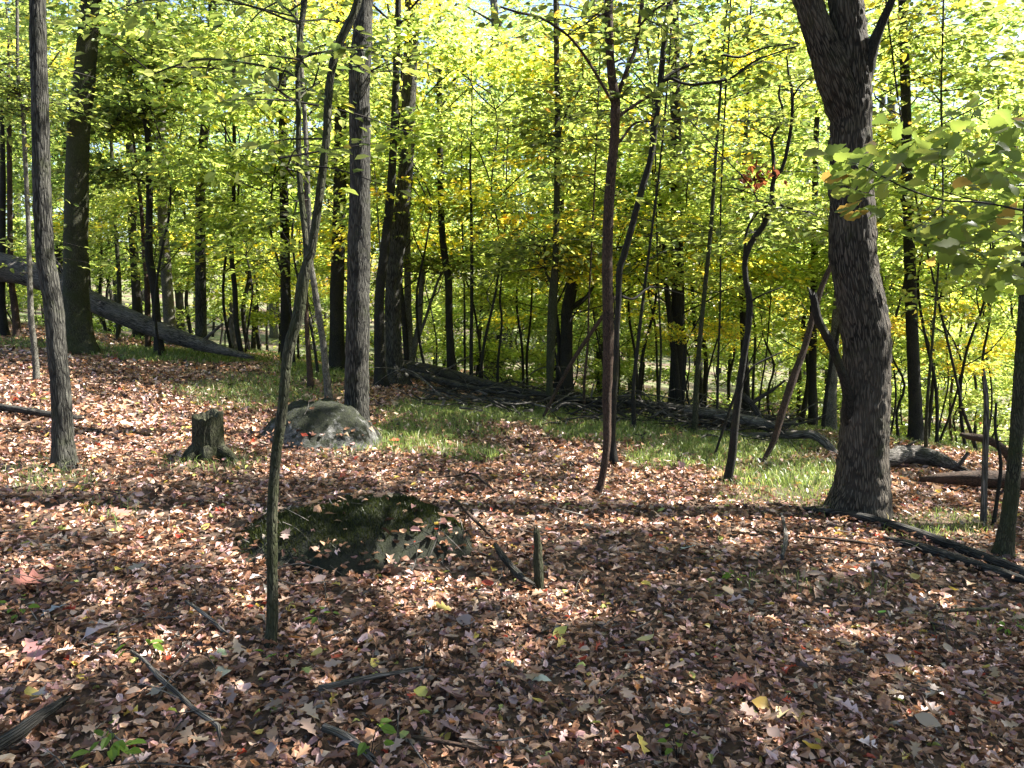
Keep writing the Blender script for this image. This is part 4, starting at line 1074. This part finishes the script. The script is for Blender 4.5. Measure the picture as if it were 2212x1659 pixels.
# ------------------------------------------------------------------ near oak branch on the right
def near_branch():
    r = random.Random(5)
    Y0 = 1.9
    base = at(2260, 470, Y0)
    root = link('oak_branch', None, loc=base, label='near leafy oak branch reaching in from the right edge over the forked trunk', cat='branch')
    main = [(2300, 470, 7), (2212, 455, 6), (2120, 437, 5.5), (2040, 433, 5), (1960, 408, 4.5), (1905, 380, 4), (1870, 360, 3), (1840, 352, 2)]
    tw = [main, [(2120, 437, 4), (2060, 420, 3), (1990, 395, 2.5), (1940, 340, 2)], [(2040, 433, 3), (2010, 470, 2.5), (1965, 500, 2)], [(1905, 380, 3), (1880, 410, 2), (1862, 440, 1.5)],
          [(2300, 385, 5), (2212, 400, 4), (2150, 395, 3.5), (2080, 380, 2.5), (2010, 350, 2)], [(2300, 350, 4), (2212, 330, 3.5), (2150, 280, 3), (2090, 240, 2)], [(2300, 250, 4), (2212, 262, 3), (2120, 255, 2.5), (2040, 240, 2)],
          [(2300, 590, 4), (2212, 600, 3.5), (2150, 575, 3), (2090, 570, 2)], [(2300, 520, 4), (2212, 500, 3), (2150, 520, 2.5), (2100, 545, 2)]]
    T = Tubes(); anchors = []
    for k, p in enumerate(tw):
        Yk = Y0 + [0, .12, -.08, .05, .3, .5, .7, .1, .25][k]
        P, R = [], []
        for i, (x, y, w) in enumerate(p):
            q = at(x, y, Yk - .10 * i / len(p)); P.append(q); R.append(width_at(w, x, y, q[1]) / 2 * .8)
        C, _ = T.add(P, R, seg=6, step=.03, rough=.1)
        anchors.append((C, k))
    link('stem', T.mesh('stem', M['twig'], base), parent=root)
    tp = []
    for c in [(.15, .21, .05), (.18, .24, .06), (.12, .17, .045), (.23, .26, .07), (.16, .21, .05), (.33, .22, .07)]:
        V, Q = round_oak_leaf(r)
        V = V + np.array([.5, 0, 0])
        V[:, 0] -= V[0, 0]
        tp.append(mesh_np('leaf', V, [Q], M['leaf_near'], col=np.tile(np.array(c), (len(V), 1)), smooth=True))
    clusters = [(1850, 370, 16), (1820, 345, 9), (1905, 345, 14), (1868, 430, 10), (1950, 380, 9), (1960, 300, 8), (2010, 330, 12), (2060, 300, 12), (2100, 380, 10), (2150, 330, 12), (2180, 260, 12), (2040, 490, 10), (2100, 480, 12), (2160, 470, 10),
                (2090, 545, 12), (2160, 560, 14), (2200, 520, 9), (1985, 520, 8), (2190, 600, 12), (2140, 600, 9), (2080, 240, 7), (2200, 400, 8)]
    for (cx, cy_, n) in clusters:
        for _ in range(int(n * 1.5)):
            x = cx + r.gauss(0, 22); y = cy_ + r.gauss(0, 18)
            q = at(x, y, Y0 + r.uniform(-.12, .25) + max(0, (300 - y)) / 300 * .7)
            o = link('leaf', tp[min(5, int(r.random() ** .9 * 5.15))], parent=root, loc=q - base)
            a = r.uniform(0, 2 * math.pi) if x > 1950 else r.gauss(math.pi, 1.0)
            o.rotation_euler = (r.gauss(.5, .5), r.gauss(.25, .4), a)
            s = r.uniform(.038, .072); o.scale = (s, s, s)
near_branch()
def dead_cluster():
    g = hit(1571, 1042)
    c = at(1637, 380, g[1])
    root = link('dead_leaf_cluster', None, loc=c, label='clump of withered dark red leaves hanging in the wavy sapling', cat='leaves')
    V, Q = ML
    mesh = [mesh_np('leaf', V, [Q], M['leaf_near'], col=np.tile(np.array(k), (len(V), 1)), smooth=False) for k in ((.14, .04, .025), (.09, .03, .02), (.2, .07, .03))]
    for i in range(34):
        o = link('leaf', mesh[i % 3], parent=root, loc=rng.normal(0, 1, 3) * np.array([.09, .08, .07]))
        o.rotation_euler = rng.uniform(0, 6.28, 3); q = rng.uniform(.05, .1); o.scale = (q, q, q)
dead_cluster()

# ------------------------------------------------------------------ single fallen leaves
def single_leaves():
    r = random.Random(9)
    def lm(c, kind):
        g_ = sum(c) / 3; c = tuple(g_ + (a - g_) * .8 for a in c)
        c = tuple(a * .85 for a in c)
        V, Q = (oak_leaf(r, r.random() < .4) if kind == 'oak' else round_oak_leaf(r) if kind == 'lobed' else strip_leaf([.02, .24, .33, .22, .01], [0, .25, .5, .75, 1], r.uniform(-2, 2), r.uniform(0, .8), r.uniform(-1, 1)))
        return mesh_np('fallen_leaf', V, [Q], M['litter'], col=np.tile(np.array(c), (len(V), 1)), smooth=True)
    special = [
        (225, 1380, .24, (.44, .34, .36), 'oak', 'big pale mauve pointed oak leaf in the front left'), (60, 1275, .22, (.40, .13, .10), 'oak', 'big reddish oak leaf near the left edge'),
        (75, 1430, .17, (.42, .17, .16), 'oak', 'crumpled pinkish red leaf low at the left edge'), (258, 1120, .17, (.48, .17, .13), 'oak', 'salmon red oak leaf left of the mossy boulder'),
        (120, 1335, .14, (.25, .27, .28), 'oak', 'curled grey leaf below the big reddish oak leaf'), (985, 1530, .22, (.30, .17, .20), 'oak', 'large dull purple oak leaf in the bottom centre'),
        (978, 1600, .16, (.30, .19, .22), 'oak', 'dull purple oak leaf at the bottom below the large purple one'), (1750, 1640, .13, (.60, .42, .02), 'plain', 'bright yellow leaf at the bottom edge right of centre'),
        (1185, 1155, .10, (.65, .10, .03), 'oak', 'bright orange red leaf beside the short upright stub'), (850, 960, .15, (.60, .08, .03), 'oak', 'bright red leaf on the grass right of the centre trunk'),
        (480, 1428, .08, (.40, .52, .32), 'plain', 'pale mint green leaf with stalk left of the sapling foot'), (485, 1468, .11, (.55, .52, .34), 'plain', 'wide cream yellow leaf left of the sapling foot'),
        (1170, 1490, .09, (.55, .58, .42), 'plain', 'pale cream green oval leaf in the bottom centre'), (1395, 1403, .12, (.62, .50, .18), 'plain', 'long pale yellow leaf right of centre front'),
        (1210, 1385, .11, (.50, .46, .04), 'plain', 'long olive yellow leaf left of the pale yellow one'), (1905, 1338, .08, (.22, .55, .05), 'plain', 'bright lime green leaf at the right'),
        (58, 1190, .08, (.42, .48, .06), 'plain', 'yellow green leaf near the left edge'), (260, 1157, .07, (.55, .50, .16), 'plain', 'small yellow leaf below the salmon red one'),
        (1588, 1490, .14, (.40, .12, .06), 'oak', 'brownish red oak leaf in the right foreground'), (1495, 1480, .06, (.50, .50, .08), 'plain', 'small yellow green leaf left of the brownish red oak leaf'),
        (1650, 1542, .11, (.60, .36, .03), 'plain', 'long amber leaf at the bottom right of centre'), (1690, 1560, .11, (.66, .52, .24), 'plain', 'pale buff leaf beside the long amber leaf'),
        (912, 1515, .09, (.55, .50, .05), 'plain', 'narrow yellow leaf left of the purple oak leaf'), (1550, 1215, .07, (.60, .30, .04), 'plain', 'orange leaf on the sunlit patch right of centre'),
        (2010, 1560, .17, (.36, .28, .28), 'oak', 'curled grey mauve oak leaf in the right foreground'), (1490, 1195, .16, (.42, .50, .46), 'oak', 'large pale green grey leaf right of centre')]
    for (x, y, s, c, k, lb) in special:
        g = hit(x, y); z = float(surface(g[0], g[1]))
        o = link('fallen_leaf', lm(c, k), loc=(g[0], g[1], z + .03 + s * .08), label=lb, cat='leaf')
        o.rotation_euler = (r.gauss(.28, .2), r.gauss(0, .25), r.uniform(0, 6.28)); s *= .88; o.scale = (s, s, s)
    cols = [(.30, .19, .15), (.34, .23, .20), (.28, .17, .12), (.20, .12, .08), (.38, .25, .15), (.42, .30, .20), (.25, .16, .17), (.30, .21, .22), (.20, .18, .16), (.50, .38, .06), (.42, .10, .05), (.26, .32, .08), (.46, .30, .10)]
    ms = [lm(cols[i % len(cols)], ('oak', 'oak', 'plain', 'lobed')[i % 4]) for i in range(26)]
    w = [3, 3, 3, 3, 3, 2, 2, 2, 1, .5, .4, .3, .5]
    n = 0
    while n < 270:
        x = r.uniform(-30, 2240); y = 1659 - r.random() * 560
        g = hit(x, y); z = float(surface(g[0], g[1]))
        ci = r.choices(range(13), w)[0]
        m = ms[ci + 13 * (r.random() < .5)]
        o = link('leaf', m, parent=GROUND, loc=(g[0], g[1], z + r.uniform(.03, .06)))
        s = r.uniform(.045, .075) * (1.5 if (ci % 4) in (0, 1) else 1)
        o.rotation_euler = (r.gauss(.1, .3), r.gauss(0, .3), r.uniform(0, 6.28)); o.scale = (s, s, s)
        n += 1
single_leaves()

def fine_twigs():
    T = Tubes()
    for (y0, y1, n) in ((1.7, 5, 240), (5, 12, 260)):
        w = y1 * .7
        for _ in range(n):
            y = rng.uniform(y0, y1); x = rng.uniform(-.7, .7) * y
            L = rng.uniform(.08, .35); a = rng.uniform(0, 6.28)
            e = (x + math.cos(a) * L, y + math.sin(a) * L)
            P0 = np.array([x, y, float(surface(x, y)) + .045]); P2 = np.array([e[0], e[1], float(surface(*e)) + rng.uniform(.03, .09)])
            m = (P0 + P2) / 2 + rng.normal(0, .06, 3) * L; r = rng.uniform(.0012, .0042)
            T.add([P0, m, P2], [r, r * .8, r * .4], seg=4, step=.06, closed=False)
    link('fine_twigs', T.mesh('fine_twigs', M['dead_wood']), kind='stuff', label='small broken twigs scattered through the fallen leaves')
fine_twigs()

def seedling(x, y, n, s, label):
    g = hit(x, y); z = float(surface(g[0], g[1])); base = np.array([g[0], g[1], z])
    root = link('seedling', None, loc=base, label=label, cat='plant')
    T = Tubes(); V, Q = TL
    me = mesh_np('leaf', V, [Q], M['leaf_near'], col=np.tile(np.array((.14, .24, .04)), (len(V), 1)), smooth=False)
    for i in range(n):
        a = rng.uniform(0, 6.28); h = rng.uniform(.05, .11); r = rng.uniform(.02, .07)
        e = np.array([math.cos(a) * r, math.sin(a) * r, h])
        T.add([np.array([0, 0, -.01]), e * np.array([.4, .4, .7]), e], [.0016, .0012, .0008], seg=4, step=.03, closed=False)
        o = link('leaf', me, parent=root, loc=e); o.rotation_euler = (rng.normal(0, .3), rng.normal(.2, .3), a); q = s * rng.uniform(.7, 1.2); o.scale = (q, q, q)
    link('stem', T.mesh('stem', M['twig']), parent=root)
for a in ((245, 1648, 14, .05, 'clump of small green seedling leaves at the bottom edge, left'), (690, 1358, 6, .05, 'tiny bright green seedling right of the front sapling foot'), (300, 1432, 6, .05, 'small green seedling at the upper end of the lichened stick'),
          (800, 1640, 6, .05, 'pair of dark green seedling leaves at the bottom edge left of centre'), (610, 1455, 5, .04, 'small seedling below the front sapling foot'), (1590, 1270, 9, .05, 'low green plant on the leaves right of centre'),
          (1465, 1650, 7, .04, 'green seedling at the bottom edge in the centre'), (45, 1345, 7, .045, 'small green seedling near the left edge'), (2180, 1380, 8, .05, 'green seedling near the right edge in the leaves')):
    seedling(*a)

# ------------------------------------------------------------------ unseen canopy trees added outside the frame to shade the foreground
def added_canopy_tree(x, y, h, z0, rad, K, label, pl='green', r0=.16, each=16):
    z = float(terrain(x, y)); base = np.array([x, y, z])
    T = Tubes()
    P = [base + np.array([0, 0, -.1])]
    for i in range(6):
        P.append(base + np.array([rng.normal(0, .15), rng.normal(0, .15), h * (i + 1) / 6]))
    C, r = T.add(P, [r0 * (1 - .13 * i) for i in range(7)], seg=16, step=.3, flare=.5)
    root = link('canopy_tree', None, loc=base, label=label, cat='tree')
    LV, TB = Leaves(), Tubes()
    cz = rng.uniform(z0, h, K) + z
    a = rng.uniform(0, 2 * math.pi, K)
    t = (cz - z - z0) / (h - z0)
    rr = rad * np.sqrt(rng.random(K)) * np.sin(np.pi * np.clip(.2 + .75 * t, 0, 1)) ** .6
    O = np.column_stack([x + np.cos(a) * rr, y + np.sin(a) * rr, cz])
    dirs = np.column_stack([np.cos(a), np.sin(a), rng.uniform(-.1, .4, K)])
    sprays(O, dirs, rng.uniform(.8, 1.6, K), each, .16, pl, LV=LV, keep=shade_keep)
    for j in range(0, K, 22):
        b0 = C[max(0, np.argmin(np.abs(C[:, 2] - cz[j])) - 3)]
        TB.add([b0, (b0 + O[j]) / 2 + np.array([0, 0, .25]), O[j]], [.03, .02, .008], seg=5, step=.5, closed=False)
    link('trunk', T.mesh('trunk', M['bark_ridged'], base), parent=root)
    link('limbs', TB.mesh('limbs', M['twig'], base), parent=root, kind='stuff')
    link('crown', LV.mesh('crown', M['leaf_near'], base), parent=root, kind='stuff')
for i, (x, y, h, z0, rad, K) in enumerate([(7.5, 3.5, 10, 4.2, 3.6, 470), (7.5, 7.0, 11, 5.5, 3.6, 440), (10.5, 5.5, 14, 7, 4.2, 480), (11.5, 10.5, 15, 8, 4.4, 360), (6.8, -.5, 10, 4, 3.6, 360), (10.5, 1.0, 14, 7, 4.2, 420), (15, 7, 16, 10, 4.4, 220), (2.5, -3.0, 11, 5.0, 3.6, 240), (-7.5, 1.5, 11, 5, 3.4, 120)]):
    added_canopy_tree(x, y, h, z0, rad, K, ['broad leafy tree shading the foreground, out of frame to the right', 'second leafy tree out of frame right, beyond the first', 'tall tree out of frame right behind the shading trees', 'tall tree beyond the right edge over the fallen logs', 'leafy tree out of frame beside the camera on the right',
                'tall tree out of frame far to the right', 'tallest tree out of frame at far right', 'tree standing behind the camera on the right', 'tree standing out of frame at left of the camera'][i])

# ------------------------------------------------------------------ the forest behind: shared kinds of tree, copied
def forest_kind(h, z0, rad, K, each, size, pl, r0, lean=.22, label='', group='', name='young_tree', bark='bark_smooth', layered=True):
    root = bpy.data.objects.new(name, None); COL.objects.link(root)
    root['label'] = label; root['category'] = 'tree'; root['group'] = group
    K = int(K * .74)
    T = Tubes(); n = 7
    P = [np.array([0, 0, -.15])]; off = np.zeros(2)
    for i in range(n):
        off = off + rng.normal(0, lean, 2) * .6
        P.append(np.array([off[0], off[1], h * (i + 1) / n]))
    C, r = T.add(P, [r0 * (1 - .85 * i / n) for i in range(n + 1)], seg=9, step=.3, flare=.35, rough=.1)
    LV = Leaves()
    Kc = max(6, int(K / 11)); wh = rng.integers(0, Kc, K)
    c_z = z0 + (h - z0) * rng.random(Kc) ** .9
    c_a = rng.uniform(0, 2 * math.pi, Kc)
    tt = (c_z - z0) / (h - z0)
    c_r = rad * np.sin(np.pi * np.clip(.22 + .72 * tt, 0, 1)) ** .7 * rng.uniform(.35, 1.0, Kc)
    cz = c_z[wh] + rng.normal(0, .035 * rad + .05, K)
    iz = np.array([np.argmin(np.abs(C[:, 2] - z)) for z in cz])
    O = np.column_stack([C[iz][:, 0] + np.cos(c_a[wh]) * c_r[wh] + rng.normal(0, .17 * rad, K), C[iz][:, 1] + np.sin(c_a[wh]) * c_r[wh] + rng.normal(0, .17 * rad, K), cz + c_r[wh] * .12])
    a = c_a[wh]
    dirs = np.column_stack([np.cos(a) + rng.normal(0, .4, K), np.sin(a) + rng.normal(0, .4, K), rng.uniform(-.15, .3, K)])
    sprays(O, dirs, rng.uniform(.5, 1.15, K), each, size, pl, LV=LV, tilt=.5)
    for j in [int(np.argmax(wh == q)) for q in range(Kc)]:
        b0 = C[max(0, iz[j] - 2)]
        T.add([b0, (b0 + O[j]) / 2 + rng.normal(0, .08, 3), O[j]], [max(.01, r0 * .22), .010, .004], seg=4, step=.5, closed=False, rough=0)
    link('trunk', T.mesh('trunk', M[bark]), parent=root)
    link('crown', LV.mesh('crown', M['leaf'], (0, 0, 0)), parent=root, kind='stuff')
    return root
LB = {'n': 'thin stemmed sapling spreading pale green leaves just behind the brushwood ridge', 'u': 'slender young tree full of yellow green leaves deep in the wood', 'y': 'slender young tree with yellowing leaves deep in the wood', 't': 'tall distant tree with high leafy crown deep in the wood', 'b': 'low leafy bush like sapling on the slope behind the brushwood'}
GR = {'n': 'leafy saplings along the brushwood ridge', 'u': 'young green trees filling the wood', 'y': 'yellowing young trees in the wood', 't': 'tall distant trees of the wood', 'b': 'low leafy saplings on the far slope'}
KINDS = {
    'u': [forest_kind(7, 1.6, 2.0, 230, 26, .12, 'lime', .05, label=LB['u'], group=GR['u']), forest_kind(9, 2.2, 2.3, 280, 26, .12, 'green', .07, label=LB['u'], group=GR['u']),
          forest_kind(6, 1.2, 2.0, 200, 26, .115, 'lime', .045, label=LB['u'], group=GR['u']), forest_kind(8, 2.0, 2.2, 250, 26, .125, 'green', .06, label=LB['u'], group=GR['u'])],
    'n': [forest_kind(5.5, 1.9, 1.7, 170, 24, .12, 'lime', .025, label=LB['n'], group=GR['n'], name='understorey_sapling'), forest_kind(6.5, 2.4, 1.9, 170, 24, .12, 'green', .03, label=LB['n'], group=GR['n'], name='understorey_sapling'), forest_kind(4.5, 1.5, 1.5, 140, 24, .11, 'lime', .02, label=LB['n'], group=GR['n'], name='understorey_sapling')],
    'y': [forest_kind(8, 2.6, 2.0, 220, 26, .12, 'yellow', .06, label=LB['y'], group=GR['y']), forest_kind(6, 1.6, 1.8, 170, 26, .115, 'yellow', .045, label=LB['y'], group=GR['y'])],
    't': [forest_kind(17, 6, 3.4, 420, 26, .16, 'lime', .20, label=LB['t'], group=GR['t'], name='tall_tree', bark='bark_ridged'), forest_kind(20, 7, 3.6, 420, 26, .16, 'green', .24, label=LB['t'], group=GR['t'], name='tall_tree', bark='bark_pale'),
          forest_kind(15, 5, 3.0, 320, 26, .16, 'blue', .17, label=LB['t'], group=GR['t'], name='tall_tree', bark='bark_smooth')],
    'b': [forest_kind(3.2, .5, 1.4, 150, 24, .12, 'lime', .025, label=LB['b'], group=GR['b'], name='leafy_sapling'), forest_kind(2.4, .3, 1.2, 130, 24, .115, 'green', .02, label=LB['b'], group=GR['b'], name='leafy_sapling')],
}
USED = set()
WHERE = [(-.9, 'at the far left edge of the wood'), (-.42, 'behind the big fallen log'), (-.2, 'in the gap left of the furrowed trunk'), (-.02, 'behind the left half of the brushwood'), (.14, 'behind the twin dark stems'), (.34, 'behind the wavy dark sapling'), (.5, 'behind the massive forked tree'), (.6, 'right of the forked tree')]
LOOK = {'u': ['young tree with loose lime leaves', 'tall young tree with green leaves', 'short bushy young tree', 'young tree with dark layered leaves'], 'y': ['young tree with yellowing crown', 'small young tree with golden leaves'],
        't': ['tall ridged tree with lime crown', 'tall pale trunked tree', 'tall smooth tree with bluish crown'], 'b': ['low lime green leafy sapling', 'knee high dark green leafy sapling'],
        'n': ['slim sapling with wide lime leaf layers', 'tall slim sapling with green leaves', 'short slim sapling with lime leaves']}
def describe(kind, k, x, y):
    w = WHERE[0][1]
    for a, t in WHERE:
        if x / y >= a: w = t
    d = 'just' if y < 18 else 'further back' if y < 27 else 'far' if y < 40 else 'very far'
    return f"{LOOK[kind][k]} {d} {w}"
def place(kind, x, y, s=1.0):
    k = int(rng.integers(0, len(KINDS[kind])))
    src = KINDS[kind][k]
    if src.name in USED:
        root = src.copy(); COL.objects.link(root)
        for ch in src.children:
            c = ch.copy(); c.parent = root; COL.objects.link(c)
    else:
        root = src; USED.add(src.name)
    root.location = (x, y, float(terrain(x, y)))
    root.rotation_euler = (0, 0, rng.uniform(0, 6.28))
    root['label'] = describe(kind, k, x, y)
    root.scale = (s, s, s * rng.uniform(.92, 1.1))
def forest():
    pts = []
    def ok(x, y, d):
        return all((x - a) ** 2 + (y - b) ** 2 > d * d for a, b in pts)
    for (n, y0, y1, kinds, dmin) in ((42, 11.5, 18, 'n', 1.1), (48, 15.5, 24, 'uuuuy', 1.6), (44, 24, 38, 'uuuyut', 2.1), (76, 30, 64, 'ttut', 2.6), (64, 14.0, 30, 'b', 1.1)):
        c = 0; tries = 0
        while c < n and tries < 4000:
            tries += 1
            y = rng.uniform(y0, y1); x = rng.uniform(-.74 * y - 2, .70 * y)
            if y + .55 * x < (13.2 if kinds == 'n' else 13.5) or not ok(x, y, dmin): continue
            if kinds in ('n', 'uuuuy', 'b'):       # trees that would shade the sun patches are mostly left out
                hs = (2.5, 4.5) if kinds == 'n' else (1.5,) if kinds == 'b' else (3, 5.5, 8)
                G = np.array([[x - SUN[0] / SUN[2] * q, y - SUN[1] / SUN[2] * q, 0] for q in hs]); G[:, 2] = terrain(G[:, 0], G[:, 1])
                if lit(G).any() and rng.random() < .8: c += .25; continue
            if kinds[0] == 'u' and x > .35 * y and rng.random() < .4: c += 1; continue
            pts.append((x, y)); c += 1
            place(kinds[int(rng.integers(0, len(kinds)))], x, y, rng.uniform(.85, 1.2))
forest()
for (x, y, q) in ((-6.4, 14.0, 1.0), (-4.1, 14.4, 1.0), (-3.3, 13.1, .95), (-.6, 13.2, 1.0), (-5.8, 16.0, 1.2), (1.0, 12.9, 1.0), (-3.0, 16.2, 1.2), (6.4, 11.4, 1.0), (8.3, 11.6, 1.1), (10.2, 14.0, 1.3)):
    place('n', x, y, q * 1.12)
# traced places where the leaves have turned
for (xd, yd, Y, s) in ((870, 60, 15, 1.0), (1200, 60, 13.5, 1.0), (1490, 60, 13, 1.0), (1480, 700, 12.5, .5), (1960, 650, 13, .6), (1540, 120, 20, 1.1), (2050, 150, 17, 1.0)):
    q = at(xd, yd, Y)
    place('y', q[0], q[1], s)
print('TIME', time.time() - T0, 'objects', len(bpy.data.objects), 'tris', sum(len(m.polygons) for m in bpy.data.meshes))
